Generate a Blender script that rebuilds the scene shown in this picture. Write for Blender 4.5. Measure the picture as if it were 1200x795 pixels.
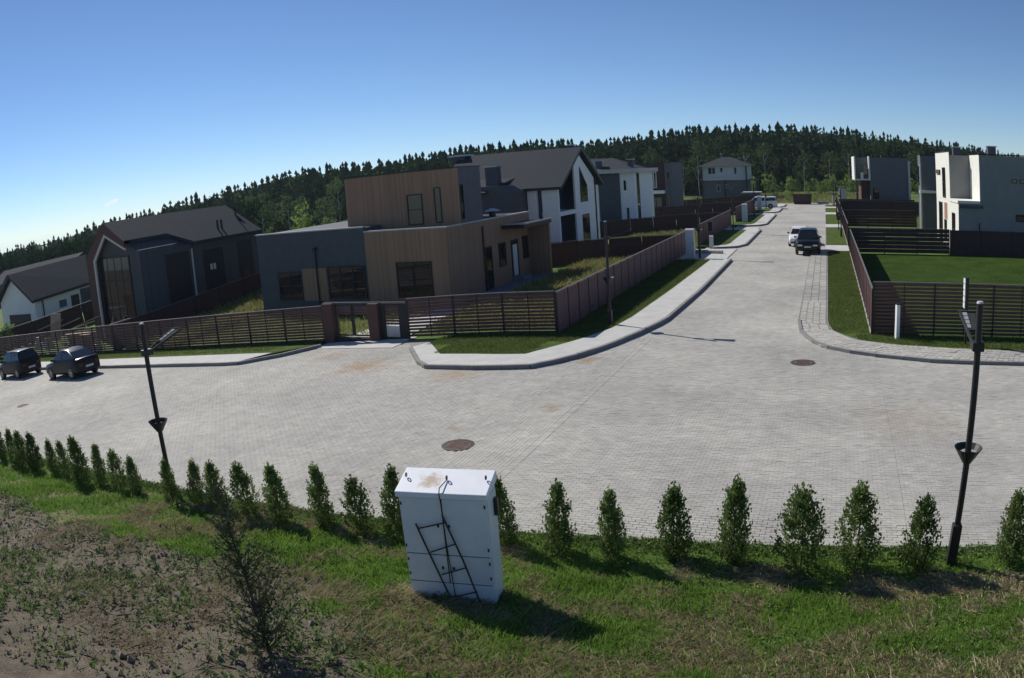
import bpy, math, random
import numpy as np
from mathutils import Vector, Matrix
random.seed(11); rng = np.random.default_rng(11)
sc = bpy.context.scene
for o in list(bpy.data.objects): bpy.data.objects.remove(o, do_unlink=True)
COL = sc.collection
# ---------------------------------------------------------------- camera (wide surveillance lens with barrel bend)
cd = bpy.data.cameras.new("camera"); cam = bpy.data.objects.new("camera", cd); COL.objects.link(cam)
sc.render.engine = 'CYCLES'
cd.type = 'PANO'
pc = cd if hasattr(cd, 'panorama_type') else cd.cycles
pc.panorama_type = 'FISHEYE_EQUISOLID'; pc.fisheye_lens = 26.888; pc.fisheye_fov = math.pi
cd.sensor_fit = 'HORIZONTAL'; cd.sensor_width = 36; cd.sensor_height = 36*678/1024
cd.clip_start = 0.05; cd.clip_end = 6000
cam.matrix_world = Matrix(((0.91524,-0.02079,0.40238,0),(0.3968,0.21988,-0.89118,0),(-0.06994,0.97531,0.20949,6.5),(0,0,0,1)))
sc.camera = cam
# ---------------------------------------------------------------- sky, sun, exposure
SUN_EL = math.radians(40.0); TRAVEL = Vector((0.908,-0.419,0)).normalized()
to_sun = Vector((-TRAVEL.x*math.cos(SUN_EL), -TRAVEL.y*math.cos(SUN_EL), math.sin(SUN_EL)))
world = bpy.data.worlds.new("World"); sc.world = world; world.use_nodes = True
nt = world.node_tree; nt.nodes.clear()
sky = nt.nodes.new('ShaderNodeTexSky'); sky.sky_type = 'NISHITA'; sky.sun_disc = False
sky.sun_elevation = SUN_EL; sky.sun_rotation = math.atan2(to_sun.x, to_sun.y)
sky.altitude = 150; sky.air_density = 0.7; sky.dust_density = 0.0; sky.ozone_density = 6.0
bg = nt.nodes.new('ShaderNodeBackground'); bg.inputs[1].default_value = 0.10
wo = nt.nodes.new('ShaderNodeOutputWorld')
nt.links.new(sky.outputs[0], bg.inputs[0]); nt.links.new(bg.outputs[0], wo.inputs[0])
sl = bpy.data.lights.new("sun", 'SUN'); sl.energy = 4.9; sl.angle = math.radians(0.5); sl.color = (1.0,0.945,0.86)
so = bpy.data.objects.new("sun", sl); COL.objects.link(so); so.rotation_euler = to_sun.to_track_quat('Z','Y').to_euler()
so.location = (0,0,60)
vs = sc.view_settings; vs.view_transform = 'Standard'; vs.look = 'None'; vs.exposure = 0.0; vs.gamma = 1.0
sc.cycles.volume_bounces = 4; sc.cycles.max_bounces = 6; sc.cycles.diffuse_bounces = 3; sc.cycles.transparent_max_bounces = 12
# ---------------------------------------------------------------- terrain height
def sp(t, w): return w*np.log1p(np.exp(np.clip(np.asarray(t, float)/w, -50, 50)))
def sst(a, b, x):
    t = np.clip((np.asarray(x, float)-a)/(b-a), 0, 1); return t*t*(3-2*t)
def gz(x, y):
    t = sp(-12.5-x, 1.5); t = t - sp(t-47.5, 4)
    nf = 1 - 0.7*sst(28, 50, y)*sst(25, 38, -np.asarray(x, float))
    return -0.06*t*nf - 0.06*sp(-60-x, 8) + 0.2*sp(10.2-y, 0.5) - 0.2*sp(-4.0-y, 1.0)
def gzf(x, y): return float(gz(x, y))
# ---------------------------------------------------------------- materials
def new_mat(name):
    m = bpy.data.materials.new(name); m.use_nodes = True
    n = m.node_tree; b = n.nodes['Principled BSDF']; return m, n, b
def mat(name, col, rough=0.8, var=0.15, scale=4.0, bump=0.0, bscale=None, metal=0.0, spec=0.4, coat=0.0, col2=None, coord='Object', detail=5.0, stretch=None):
    m, n, b = new_mat(name); L = n.links
    tc = n.nodes.new('ShaderNodeTexCoord'); src = tc.outputs[coord]
    if coord == 'Position':
        pass
    if stretch:
        mp = n.nodes.new('ShaderNodeMapping'); mp.inputs['Scale'].default_value = stretch; L.new(src, mp.inputs[0]); src = mp.outputs[0]
    no = n.nodes.new('ShaderNodeTexNoise'); no.inputs['Scale'].default_value = scale; no.inputs['Detail'].default_value = detail
    no.inputs['Roughness'].default_value = 0.62
    L.new(src, no.inputs['Vector'])
    rp = n.nodes.new('ShaderNodeValToRGB'); e = rp.color_ramp.elements
    c1 = [max(0, c*(1-var)) for c in col]; c2 = col2 if col2 else [min(1, c*(1+var)) for c in col]
    e[0].position = 0.3; e[1].position = 0.7; e[0].color = (*c1, 1); e[1].color = (*c2, 1)
    L.new(no.outputs[0], rp.inputs[0]); L.new(rp.outputs[0], b.inputs['Base Color'])
    b.inputs['Roughness'].default_value = rough; b.inputs['Metallic'].default_value = metal
    b.inputs['Specular IOR Level'].default_value = spec
    if coat: b.inputs['Coat Weight'].default_value = coat; b.inputs['Coat Roughness'].default_value = 0.06
    if bump:
        n2 = n.nodes.new('ShaderNodeTexNoise'); n2.inputs['Scale'].default_value = bscale or scale*4; n2.inputs['Detail'].default_value = 4
        L.new(src, n2.inputs['Vector'])
        bp = n.nodes.new('ShaderNodeBump'); bp.inputs['Strength'].default_value = bump; bp.inputs['Distance'].default_value = 0.03
        L.new(n2.outputs[0], bp.inputs['Height']); L.new(bp.outputs[0], b.inputs['Normal'])
    return m
def boards_mat(name, col, width=0.12, axis=(1,1,0), var=0.18, rough=0.75):
    """narrow upright cladding boards too fine to pick apart: tone per board and shallow grooves"""
    m, n, b = new_mat(name); L = n.links
    tc = n.nodes.new('ShaderNodeTexCoord'); sx = n.nodes.new('ShaderNodeSeparateXYZ'); L.new(tc.outputs['Object'], sx.inputs[0])
    ad = n.nodes.new('ShaderNodeMath'); ad.operation = 'ADD'; L.new(sx.outputs[0], ad.inputs[0]); L.new(sx.outputs[1], ad.inputs[1])
    dv = n.nodes.new('ShaderNodeMath'); dv.operation = 'DIVIDE'; dv.inputs[1].default_value = width; L.new(ad.outputs[0], dv.inputs[0])
    fl = n.nodes.new('ShaderNodeMath'); fl.operation = 'FLOOR'; L.new(dv.outputs[0], fl.inputs[0])
    wn = n.nodes.new('ShaderNodeTexWhiteNoise'); wn.noise_dimensions = '1D'; L.new(fl.outputs[0], wn.inputs['W'])
    no = n.nodes.new('ShaderNodeTexNoise'); no.inputs['Scale'].default_value = 1.2; no.inputs['Detail'].default_value = 6
    mp = n.nodes.new('ShaderNodeMapping'); mp.inputs['Scale'].default_value = (3,3,.5); L.new(tc.outputs['Object'], mp.inputs[0]); L.new(mp.outputs[0], no.inputs['Vector'])
    mx = n.nodes.new('ShaderNodeMath'); mx.operation = 'ADD'; L.new(wn.outputs[0], mx.inputs[0]); L.new(no.outputs[0], mx.inputs[1])
    hf = n.nodes.new('ShaderNodeMath'); hf.operation = 'MULTIPLY'; hf.inputs[1].default_value = 0.5; L.new(mx.outputs[0], hf.inputs[0])
    rp = n.nodes.new('ShaderNodeValToRGB'); e = rp.color_ramp.elements
    e[0].position = .15; e[1].position = .85
    e[0].color = (*[c*(1-var) for c in col],1); e[1].color = (*[c*(1+var) for c in col],1)
    L.new(hf.outputs[0], rp.inputs[0]); L.new(rp.outputs[0], b.inputs['Base Color']); b.inputs['Roughness'].default_value = rough
    fr = n.nodes.new('ShaderNodeMath'); fr.operation = 'FRACT'; L.new(dv.outputs[0], fr.inputs[0])
    gt = n.nodes.new('ShaderNodeMath'); gt.operation = 'GREATER_THAN'; gt.inputs[1].default_value = 0.1; L.new(fr.outputs[0], gt.inputs[0])
    bp = n.nodes.new('ShaderNodeBump'); bp.inputs['Strength'].default_value = .6; bp.inputs['Distance'].default_value = .01
    L.new(gt.outputs[0], bp.inputs['Height']); L.new(bp.outputs[0], b.inputs['Normal'])
    return m
def leaf_mat(name, col, col2, scale=1.0, trans=0.3, tint=False):
    m = bpy.data.materials.new(name); m.use_nodes = True; n = m.node_tree; n.nodes.clear(); L = n.links
    out = n.nodes.new('ShaderNodeOutputMaterial'); df = n.nodes.new('ShaderNodeBsdfDiffuse'); tr = n.nodes.new('ShaderNodeBsdfTranslucent')
    mx = n.nodes.new('ShaderNodeMixShader'); mx.inputs[0].default_value = trans
    ge = n.nodes.new('ShaderNodeNewGeometry'); no = n.nodes.new('ShaderNodeTexNoise'); no.inputs['Scale'].default_value = scale; no.inputs['Detail'].default_value = 3
    L.new(ge.outputs['Position'], no.inputs['Vector'])
    oi = n.nodes.new('ShaderNodeObjectInfo')
    a1 = n.nodes.new('ShaderNodeMath'); a1.operation = 'MULTIPLY_ADD'; a1.inputs[1].default_value = .5; L.new(oi.outputs['Random'], a1.inputs[0]); L.new(no.outputs[0], a1.inputs[2])
    last = a1
    if tint:
        at = n.nodes.new('ShaderNodeAttribute'); at.attribute_name = 'tint'
        a2 = n.nodes.new('ShaderNodeMath'); a2.operation = 'MULTIPLY_ADD'; a2.inputs[1].default_value = .5; L.new(at.outputs['Fac'], a2.inputs[0]); L.new(no.outputs[0], a2.inputs[2]); last = a2
    rp = n.nodes.new('ShaderNodeValToRGB'); e = rp.color_ramp.elements; e[0].position = .35; e[1].position = 1.0
    e[0].color = (*col,1); e[1].color = (*col2,1); L.new(last.outputs[0], rp.inputs[0])
    L.new(rp.outputs[0], df.inputs[0]); L.new(rp.outputs[0], tr.inputs[0]); L.new(df.outputs[0], mx.inputs[1]); L.new(tr.outputs[0], mx.inputs[2]); L.new(mx.outputs[0], out.inputs[0])
    return m
def glass_mat(name, col=(.012,.014,.017), rough=.03):
    m, n, b = new_mat(name); b.inputs['Base Color'].default_value = (*col,1); b.inputs['Roughness'].default_value = rough
    b.inputs['Specular IOR Level'].default_value = .75; return m
def flat(name, col, rough=.6, metal=0, spec=.4, emit=None):
    return mat(name, col, rough=rough, var=.08, scale=7, metal=metal, spec=spec)
M = {}
M['dark_frame'] = flat('dark_frame', (.018,.018,.02), .5)
M['glass'] = glass_mat('window_glass')
M['slat'] = mat('slat_wood', (.105,.054,.048), .75, .3, 3, stretch=(1,8,8))
M['post'] = flat('fence_post_paint', (.022,.02,.022), .6)
M['panel'] = mat('plum_fence_panel', (.15,.082,.08), .65, .14, 2)
M['panel_red'] = mat('maroon_fence_panel', (.055,.026,.026), .7, .2, 2)
M['plinth'] = mat('concrete_plinth', (.32,.31,.29), .9, .2, 5, .2)
M['rail_light'] = mat('weathered_cap_rail', (.14,.125,.12), .6, .2, 3)
M['wood'] = boards_mat('brown_cladding_boards', (.285,.175,.108))
M['darkwall'] = mat('dark_grey_cladding', (.075,.080,.095), .7, .12, 2)
M['greywall'] = mat('slate_grey_render', (.115,.12,.135), .8, .1, 2)
M['white'] = mat('white_render', (.78,.78,.77), .85, .06, 2, .1, 30)
M['bluewall'] = mat('navy_cladding', (.060,.080,.15), .7, .12, 2)
M['charcoal'] = mat('charcoal_roof_shingle', (.037,.043,.053), .9, .18, 6, .3, 25, spec=.15)
M['blackroof'] = mat('black_bitumen_roof', (.05,.052,.055), .9, .2, 5, .3, 20, spec=.15)
M['darkbarn'] = boards_mat('anthracite_boards', (.065,.068,.074), .2)
M['brick'] = mat('red_brown_brick_slip', (.105,.055,.046), .85, .25, 14)
M['greywhite'] = mat('grey_white_render', (.47,.48,.50), .85, .06, 2, .1, 30)
M['trim'] = mat('pale_trim', (.5,.48,.46), .7, .08, 2)
M['metal_cap'] = mat('galvanised_capping', (.42,.43,.45), .45, .1, 3, metal=.6)
M['darkmetal'] = mat('dark_powder_coated_metal', (.022,.021,.024), .45, .15, 5)
M['lightcap'] = flat('pale_cap', (.5,.5,.5), .5)
M['concrete'] = mat('concrete', (.40,.39,.37), .9, .12, 3, .2, 40)
M['kerb'] = mat('kerb_concrete', (.22,.217,.21), .9, .14, 4, .3, 40)
M['barewood'] = mat('raw_timber', (.34,.25,.17), .8, .2, 3, stretch=(1,6,6))
M['doorwhite'] = flat('white_door', (.6,.6,.6), .5)
M['whiteplate'] = flat('white_plate', (.78,.78,.76), .4)
M['terrace'] = mat('terrace_slab', (.17,.18,.2), .8, .12, 2)
# ---------------------------------------------------------------- mesh builder and object helpers (all coordinates are world metres)
class MB:
    def __init__(s): s.v = []; s.f = []
    def add(s, vs, fs):
        k = len(s.v); s.v += [tuple(map(float, p)) for p in vs]; s.f += [tuple(i+k for i in f) for f in fs]; return s
    def box(s, x0, x1, y0, y1, z0, z1):
        return s.add([(x0,y0,z0),(x1,y0,z0),(x1,y1,z0),(x0,y1,z0),(x0,y0,z1),(x1,y0,z1),(x1,y1,z1),(x0,y1,z1)],
            [(0,3,2,1),(4,5,6,7),(0,1,5,4),(1,2,6,5),(2,3,7,6),(3,0,4,7)])
    def hexa(s, b, t):
        return s.add(list(b)+list(t), [(0,3,2,1),(4,5,6,7),(0,1,5,4),(1,2,6,5),(2,3,7,6),(3,0,4,7)])
    def bar(s, p, q, w, h=None, up=(0,0,1)):
        p = Vector(p); q = Vector(q); d = (q-p).normalized(); h = h or w
        u = Vector(up); r = d.cross(u)
        if r.length < 1e-4: r = d.cross(Vector((1,0,0)))
        r.normalize(); u = r.cross(d).normalized(); a = r*w/2; c = u*h/2
        return s.hexa([p-a-c, p+a-c, q+a-c, q-a-c], [p-a+c, p+a+c, q+a+c, q-a+c])
    def tube(s, pts, rad, n=8, cap=True):
        pts = [Vector(p) for p in pts]; k = len(s.v); rad = rad if isinstance(rad, (list,tuple)) else [rad]*len(pts)
        for i, p in enumerate(pts):
            d = (pts[min(i+1,len(pts)-1)]-pts[max(i-1,0)]).normalized()
            r = d.cross(Vector((0,0,1)));  r = r if r.length > 1e-3 else d.cross(Vector((1,0,0))); r.normalize(); u = r.cross(d)
            for j in range(n):
                a = 2*math.pi*j/n; s.v.append(tuple(p+(r*math.cos(a)+u*math.sin(a))*rad[i]))
        for i in range(len(pts)-1):
            for j in range(n):
                a = k+i*n+j; b = k+i*n+(j+1)%n; s.f.append((a,b,b+n,a+n))
        if cap:
            s.f.append(tuple(k+j for j in range(n))[::-1]); e = k+(len(pts)-1)*n; s.f.append(tuple(e+j for j in range(n)))
        return s
    def extr(s, poly, vec):
        n = len(poly); P = [Vector(p) for p in poly]; v = Vector(vec)
        return s.add(P+[p+v for p in P], [tuple(range(n))[::-1], tuple(range(n,2*n))]+[(i,(i+1)%n,(i+1)%n+n,i+n) for i in range(n)])
    def mesh(s, name, mt, off=(0,0,0), smooth=None):
        me = bpy.data.meshes.new(name); o = Vector(off)
        me.from_pydata([tuple(Vector(p)-o) for p in s.v], [], s.f); me.materials.append(mt); me.update()
        import bmesh
        bm = bmesh.new(); bm.from_mesh(me); bmesh.ops.recalc_face_normals(bm, faces=bm.faces); bm.to_mesh(me); bm.free()
        if smooth:
            me.shade_smooth(); me.set_sharp_from_angle(angle=math.radians(smooth))
        return me
ROOT_OFF = {}
def tag(o, label=None, cat=None, group=None, kind=None):
    for k, v in (('label',label),('category',cat),('group',group),('kind',kind)):
        if v: o[k] = v
    return o
def thing(name, loc, label, cat, group=None):
    o = bpy.data.objects.new(name, None); COL.objects.link(o); o.location = loc; o.empty_display_size = .2
    ROOT_OFF[o.name] = Vector(loc); return tag(o, label, cat, group)
def part(name, mb, mt, parent, smooth=None, bevel=None, label=None):
    off = ROOT_OFF[parent.name]
    o = bpy.data.objects.new(name, mb.mesh(name, mt, off, smooth)); COL.objects.link(o); o.parent = parent
    ROOT_OFF[o.name] = off
    if label: o['label'] = label
    if bevel:
        b = o.modifiers.new('bevel', 'BEVEL'); b.width = bevel; b.segments = 2; b.limit_method = 'ANGLE'
    return o
def solo(name, mb, mt, loc, label, cat, group=None, smooth=None, kind=None):
    o = bpy.data.objects.new(name, mb.mesh(name, mt, loc, smooth)); COL.objects.link(o); o.location = loc; ROOT_OFF[o.name] = Vector(loc)
    return tag(o, label, cat, group, kind)
def inst(name, me, parent, loc, rot=(0,0,0), scale=(1,1,1)):
    """one more piece sharing mesh data; loc is world, parent unrotated"""
    o = bpy.data.objects.new(name, me); COL.objects.link(o); o.parent = parent
    o.location = Vector(loc)-ROOT_OFF[parent.name]; o.rotation_euler = rot; o.scale = scale; ROOT_OFF[o.name] = Vector(loc); return o
def structure(name, me):
    o = bpy.data.objects.new(name, me); COL.objects.link(o); o['kind'] = 'structure'; ROOT_OFF[o.name] = Vector((0,0,0)); return o
def dup(root, loc, rotz=0, scale=None, label=None, group=None):
    r = root.copy(); COL.objects.link(r); r.location = loc; r.rotation_euler = (0,0,rotz)
    if scale: r.scale = scale
    if label: r['label'] = label
    if group: r['group'] = group
    for ch in list(root.children):
        c = ch.copy(); COL.objects.link(c); c.parent = r
        for g in list(ch.children):
            d = g.copy(); COL.objects.link(d); d.parent = c
    return r
def np_mesh(name, V, F, mt, tint=None, smooth=False):
    """fast mesh from arrays; F is (n,3) or (n,4)"""
    me = bpy.data.meshes.new(name); V = np.asarray(V, np.float32); F = np.asarray(F, np.int32); k = F.shape[1]
    me.vertices.add(len(V)); me.vertices.foreach_set('co', V.ravel())
    me.loops.add(F.size); me.loops.foreach_set('vertex_index', F.ravel())
    me.polygons.add(len(F)); me.polygons.foreach_set('loop_start', np.arange(0, F.size, k, dtype=np.int32))
    me.polygons.foreach_set('use_smooth', np.full(len(F), smooth))
    me.update(calc_edges=True); me.materials.append(mt)
    if tint is not None:
        at = me.attributes.new('tint', 'FLOAT', 'FACE'); at.data.foreach_set('value', np.asarray(tint, np.float32))
    me.validate(); return me
# ---------------------------------------------------------------- setting: ground, road, pavements
def lawn_edge(x):
    return np.interp(x, [-60,-24,-13,-11.6,-8.9,-5.6,-4,-0.8,1,4,12,30], [13.2,11.75,11.2,11.15,11.4,11.7,11.95,12.2,12.3,12.5,12.9,13.5])
def vnoise(x, y, s, seed=0):
    """cheap smooth value noise for shaping ground and patches"""
    r = np.random.default_rng(seed); T = r.random((64,64)); X = np.asarray(x, float)*s; Y = np.asarray(y, float)*s
    xi = np.floor(X).astype(int); yi = np.floor(Y).astype(int); fx = X-xi; fy = Y-yi; fx = fx*fx*(3-2*fx); fy = fy*fy*(3-2*fy)
    a = T[xi%64, yi%64]; b = T[(xi+1)%64, yi%64]; c = T[xi%64, (yi+1)%64]; d = T[(xi+1)%64, (yi+1)%64]
    return (a*(1-fx)+b*fx)*(1-fy)+(c*(1-fx)+d*fx)*fy
def dirt_mask(x, y):
    f = np.interp(x, [-60,-20,-16.3,-13.2,-12.3,-10.8,-9.5,-8.6,-7.2,-6.8,-5.7,-4.5], [9.6,8.9,8.0,7.8,8.0,8.2,8.2,8.6,8.1,7.9,7.3,6.6])
    n = vnoise(x, y, 1.1, 3)*1.0+vnoise(x, y, 3.1, 4)*.5-.75
    return sst(-.15, .35, f-y+n*.9)*(1-sst(-5.4, -4.2, x+n*1.5))
def gsurf(x, y):
    e = lawn_edge(x)+.18*(vnoise(x, y, 1.7, 8)-.5)
    fore = sst(.22, -.12, y-e)
    paved = ((y < 28.0) | ((x > -10.75) & (x < 1.85) & (y < 133))) & (y > 10.3)
    lump = (vnoise(x, y, .9, 1)-.5)*.13+(vnoise(x, y, 2.7, 2)-.5)*.06+(vnoise(x, y, 7., 5)-.5)*.03*(.4+dirt_mask(x, y))
    lump = lump*sst(11.0, 9.6, y)*sst(-6, 0, y)
    return gz(x, y)+np.where(paved, -.08+fore*.10, .05)+lump
def axis(lo, a, b, hi, step, g=1.18):
    m = list(np.arange(a, b+1e-6, step)); d = step; x = b
    while x < hi: d *= g; x += d; m.append(x)
    d = step; x = a
    while x > lo: d *= g; x -= d; m.insert(0, x)
    return np.array(m)
xs = axis(-900, -30, 9, 700, .16, 1.13)
ys = np.unique(np.concatenate([axis(-300, 1.6, 12.9, 12.95, .09, 1.12), axis(12.9, 13.0, 36, 900, .45, 1.1), [27.95, 28.05]]))
X, Y = np.meshgrid(xs, ys); Zg = gsurf(X, Y)
nx, ny = len(xs), len(ys)
I = np.arange(nx*ny).reshape(ny, nx); F = np.stack([I[:-1,:-1],I[:-1,1:],I[1:,1:],I[1:,:-1]], -1).reshape(-1,4)
gm, n, b = new_mat('ground_soil_and_turf'); L = n.links
at = n.nodes.new('ShaderNodeAttribute'); at.attribute_name = 'bare'
ge = n.nodes.new('ShaderNodeNewGeometry')
def noise_node(n, L, src, scale, detail=5, rough=.6):
    q = n.nodes.new('ShaderNodeTexNoise'); q.inputs['Scale'].default_value = scale; q.inputs['Detail'].default_value = detail; q.inputs['Roughness'].default_value = rough
    L.new(src, q.inputs['Vector']); return q
def ramp(n, L, src, c1, c2, p1=.3, p2=.7):
    r = n.nodes.new('ShaderNodeValToRGB'); e = r.color_ramp.elements; e[0].position = p1; e[1].position = p2; e[0].color = (*c1,1); e[1].color = (*c2,1)
    L.new(src, r.inputs[0]); return r
def mixc(n, L, fac, a, b):
    m = n.nodes.new('ShaderNodeMix'); m.data_type = 'RGBA'
    if fac is not None: L.new(fac, m.inputs[0])
    L.new(a, m.inputs[6]); L.new(b, m.inputs[7]); return m.outputs[2]
n1 = noise_node(n, L, ge.outputs['Position'], .7, 6); n2 = noise_node(n, L, ge.outputs['Position'], 5, 8, .7); n3 = noise_node(n, L, ge.outputs['Position'], 40, 4)
soil = ramp(n, L, n2.outputs[0], (.095,.08,.058), (.22,.185,.138)); turf = ramp(n, L, n1.outputs[0], (.06,.12,.018), (.115,.185,.036))
straw = ramp(n, L, n2.outputs[0], (.10,.12,.04), (.27,.24,.125))
at2 = n.nodes.new('ShaderNodeAttribute'); at2.attribute_name = 'dry'
c = mixc(n, L, at2.outputs['Fac'], turf.outputs[0], straw.outputs[0]); c = mixc(n, L, at.outputs['Fac'], c, soil.outputs[0])
L.new(c, b.inputs['Base Color']); b.inputs['Roughness'].default_value = .95; b.inputs['Specular IOR Level'].default_value = .15
bp = n.nodes.new('ShaderNodeBump'); bp.inputs['Strength'].default_value = .8; bp.inputs['Distance'].default_value = .05
L.new(n3.outputs[0], bp.inputs['Height']); L.new(bp.outputs[0], b.inputs['Normal'])
me = np_mesh('ground', np.stack([X,Y,Zg],-1).reshape(-1,3), F, gm, smooth=True)
a_ = me.attributes.new('bare','FLOAT','POINT'); bare = dirt_mask(X, Y)*(Y < 12); a_.data.foreach_set('value', bare.ravel().astype(np.float32))
def dry_mask(x, y):
    return sst(.47, .72, vnoise(x, y, .75, 6)*.5+vnoise(x, y, 2.3, 7)*.5+.17*sst(9.6, 7.8, y)*(x > -6))*(y < 11.4)
a_ = me.attributes.new('dry','FLOAT','POINT'); dm = np.maximum(dry_mask(X, Y), .35*((Y > 60)|(X < -20))*(Y > 28)); a_.data.foreach_set('value', dm.ravel().astype(np.float32))
structure('ground', me)
# road sheet
STAINS = [(-16.9,23.4,1.9,1.15),(-8.25,24.55,.75,1.3),(-7.6,19.1,.55,1.),(2.3,19.4,2.6,.35),(-12.2,22.3,1.7,.8),(-20.,25.2,1.3,.7),(-9.5,16.9,.5,.7)]
def paving_mat(name, mode):
    m, n, b = new_mat(name); L = n.links; ge = n.nodes.new('ShaderNodeNewGeometry'); pos = ge.outputs['Position']
    if mode == 'sheet':
        br = n.nodes.new('ShaderNodeTexBrick'); br.inputs['Scale'].default_value = 1; br.inputs['Brick Width'].default_value = .2; br.inputs['Row Height'].default_value = .1
        br.inputs['Mortar Size'].default_value = .003; br.inputs['Mortar Smooth'].default_value = .1
        br.inputs['Color1'].default_value = (.385,.376,.348,1); br.inputs['Color2'].default_value = (.445,.435,.403,1); br.inputs['Mortar'].default_value = (.27,.26,.24,1)
        L.new(pos, br.inputs['Vector']); c = br.outputs['Color']
    elif mode == 'base':
        c = ramp(n, L, noise_node(n, L, pos, 3).outputs[0], (.26,.25,.225), (.33,.32,.29)).outputs[0]
    else:
        if mode == 'stuff':
            a = n.nodes.new('ShaderNodeAttribute'); a.attribute_name = 'tint'; f = a.outputs['Fac']
        else:
            a = n.nodes.new('ShaderNodeObjectInfo'); f = a.outputs['Random']
        c = ramp(n, L, f, (.395,.385,.355), (.455,.445,.412), 0, 1).outputs[0]
    big = noise_node(n, L, pos, .22, 5, .65); mid = noise_node(n, L, pos, 2.6, 6, .7)
    g = ramp(n, L, big.outputs[0], (.80,.80,.81), (1.12,1.115,1.09), .33, .68)
    mu = n.nodes.new('ShaderNodeMix'); mu.data_type = 'RGBA'; mu.blend_type = 'MULTIPLY'; mu.inputs[0].default_value = 1; L.new(c, mu.inputs[6]); L.new(g.outputs[0], mu.inputs[7]); c = mu.outputs[2]
    g2 = ramp(n, L, mid.outputs[0], (.86,.855,.845), (1.08,1.08,1.08), .35, .65)
    mu = n.nodes.new('ShaderNodeMix'); mu.data_type = 'RGBA'; mu.blend_type = 'MULTIPLY'; mu.inputs[0].default_value = 1; L.new(c, mu.inputs[6]); L.new(g2.outputs[0], mu.inputs[7]); c = mu.outputs[2]
    sand = n.nodes.new('ShaderNodeRGB'); sand.outputs[0].default_value = (.33,.235,.155,1)
    for (x, y, r, k) in STAINS:
        d = n.nodes.new('ShaderNodeVectorMath'); d.operation = 'DISTANCE'; L.new(pos, d.inputs[0]); d.inputs[1].default_value = (x, y, gzf(x, y))
        ad = n.nodes.new('ShaderNodeMath'); ad.operation = 'MULTIPLY_ADD'; ad.inputs[1].default_value = 1.7*r; L.new(mid.outputs[0], ad.inputs[0]); L.new(d.outputs['Value'], ad.inputs[2])
        mr = n.nodes.new('ShaderNodeMapRange'); mr.interpolation_type = 'SMOOTHSTEP'; mr.inputs[1].default_value = r*.8; mr.inputs[2].default_value = r*1.75; mr.inputs[3].default_value = min(1, .75*k); mr.inputs[4].default_value = 0
        L.new(ad.outputs[0], mr.inputs[0]); c = mixc(n, L, mr.outputs[0], c, sand.outputs[0])
    L.new(c, b.inputs['Base Color']); b.inputs['Roughness'].default_value = .88; b.inputs['Specular IOR Level'].default_value = .2
    bp = n.nodes.new('ShaderNodeBump'); bp.inputs['Strength'].default_value = .35; bp.inputs['Distance'].default_value = .01
    L.new(noise_node(n, L, pos, 60, 3).outputs[0], bp.inputs['Height']); L.new(bp.outputs[0], b.inputs['Normal']); return m
PX0, PX1, PY0, PY1 = -27.0, 13.0, 11.2, 28.0   # where pavers are laid as solid blocks
def sheet(x0, x1, y0, y1, off, dx, dy):
    a = np.linspace(x0, x1, max(2, int((x1-x0)/dx)+1)); c = np.linspace(y0, y1, max(2, int((y1-y0)/dy)+1)); X, Y = np.meshgrid(a, c)
    I = np.arange(X.size).reshape(X.shape); F = np.stack([I[:-1,:-1],I[:-1,1:],I[1:,1:],I[1:,:-1]],-1).reshape(-1,4)
    return np.stack([X,Y,gz(X,Y)+off],-1).reshape(-1,3), F
def join(ps):
    V=[];F=[];k=0
    for v,f in ps: V.append(v);F.append(f+k);k+=len(v)
    return np.concatenate(V), np.concatenate(F)
mat_sheet = paving_mat('block_paving_far','sheet')
V,F = join([sheet(-130,PX0,10.6,27.9,.05,2,2), sheet(PX1,60,10.6,27.9,.05,2,2), sheet(-9.9,1.2,PY1,131.5,.05,5,5), sheet(-16,12,131.5,140,.05,4,4)])
road = structure('road', np_mesh('road', V, F, mat_sheet))
V1,F1 = sheet(PX0,PX1,10.9,13.5,.040,.4,.1); c_ = V1[F1].mean(1); F1 = F1[c_[:,1] > lawn_edge(c_[:,0])-.04]; V2,F2 = sheet(PX0,PX1,13.5,PY1,.040,.5,.6); V,F = join([(V1,F1),(V2,F2)])
structure('road_bedding', np_mesh('road_bedding', V, F, paving_mat('paving_joint_sand','base')))
# the blocks themselves: long side along the cross road, turned west of the old kerb line
def courses(x0, x1, y0, y1, turned):
    Lb, Wb = (.1,.2) if turned else (.2,.1)
    if not turned:
        yy = np.arange(y0+.05, y1-.04, .1); out=[]
        for i, y in enumerate(yy):
            xx = np.arange(x0+.1-(.1 if i%2 else 0), x1+.06, .2); out.append(np.stack([xx, np.full_like(xx, y)],1))
    else:
        xx = np.arange(x0+.05, x1-.04, .1); out=[]
        for i, x in enumerate(xx):
            yy = np.arange(y0+.1-(.1 if i%2 else 0), y1-.05, .2); out.append(np.stack([np.full_like(yy, x), yy],1))
    c = np.concatenate(out); return np.concatenate([c, np.full((len(c),1), 1. if turned else 0.)],1)
C_ = np.concatenate([courses(PX0,-7.0,PY0,PY1,True), courses(-6.83,1.57,PY0,PY1,False), courses(1.77,PX1,PY0,PY1,False)])
def soldier(x): yy = np.arange(PY0+.05, PY1, .1); return np.stack([np.full_like(yy, x), yy, np.full_like(yy,.25)],1)
C_ = np.concatenate([C_, soldier(-6.89), soldier(1.67)])
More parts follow.
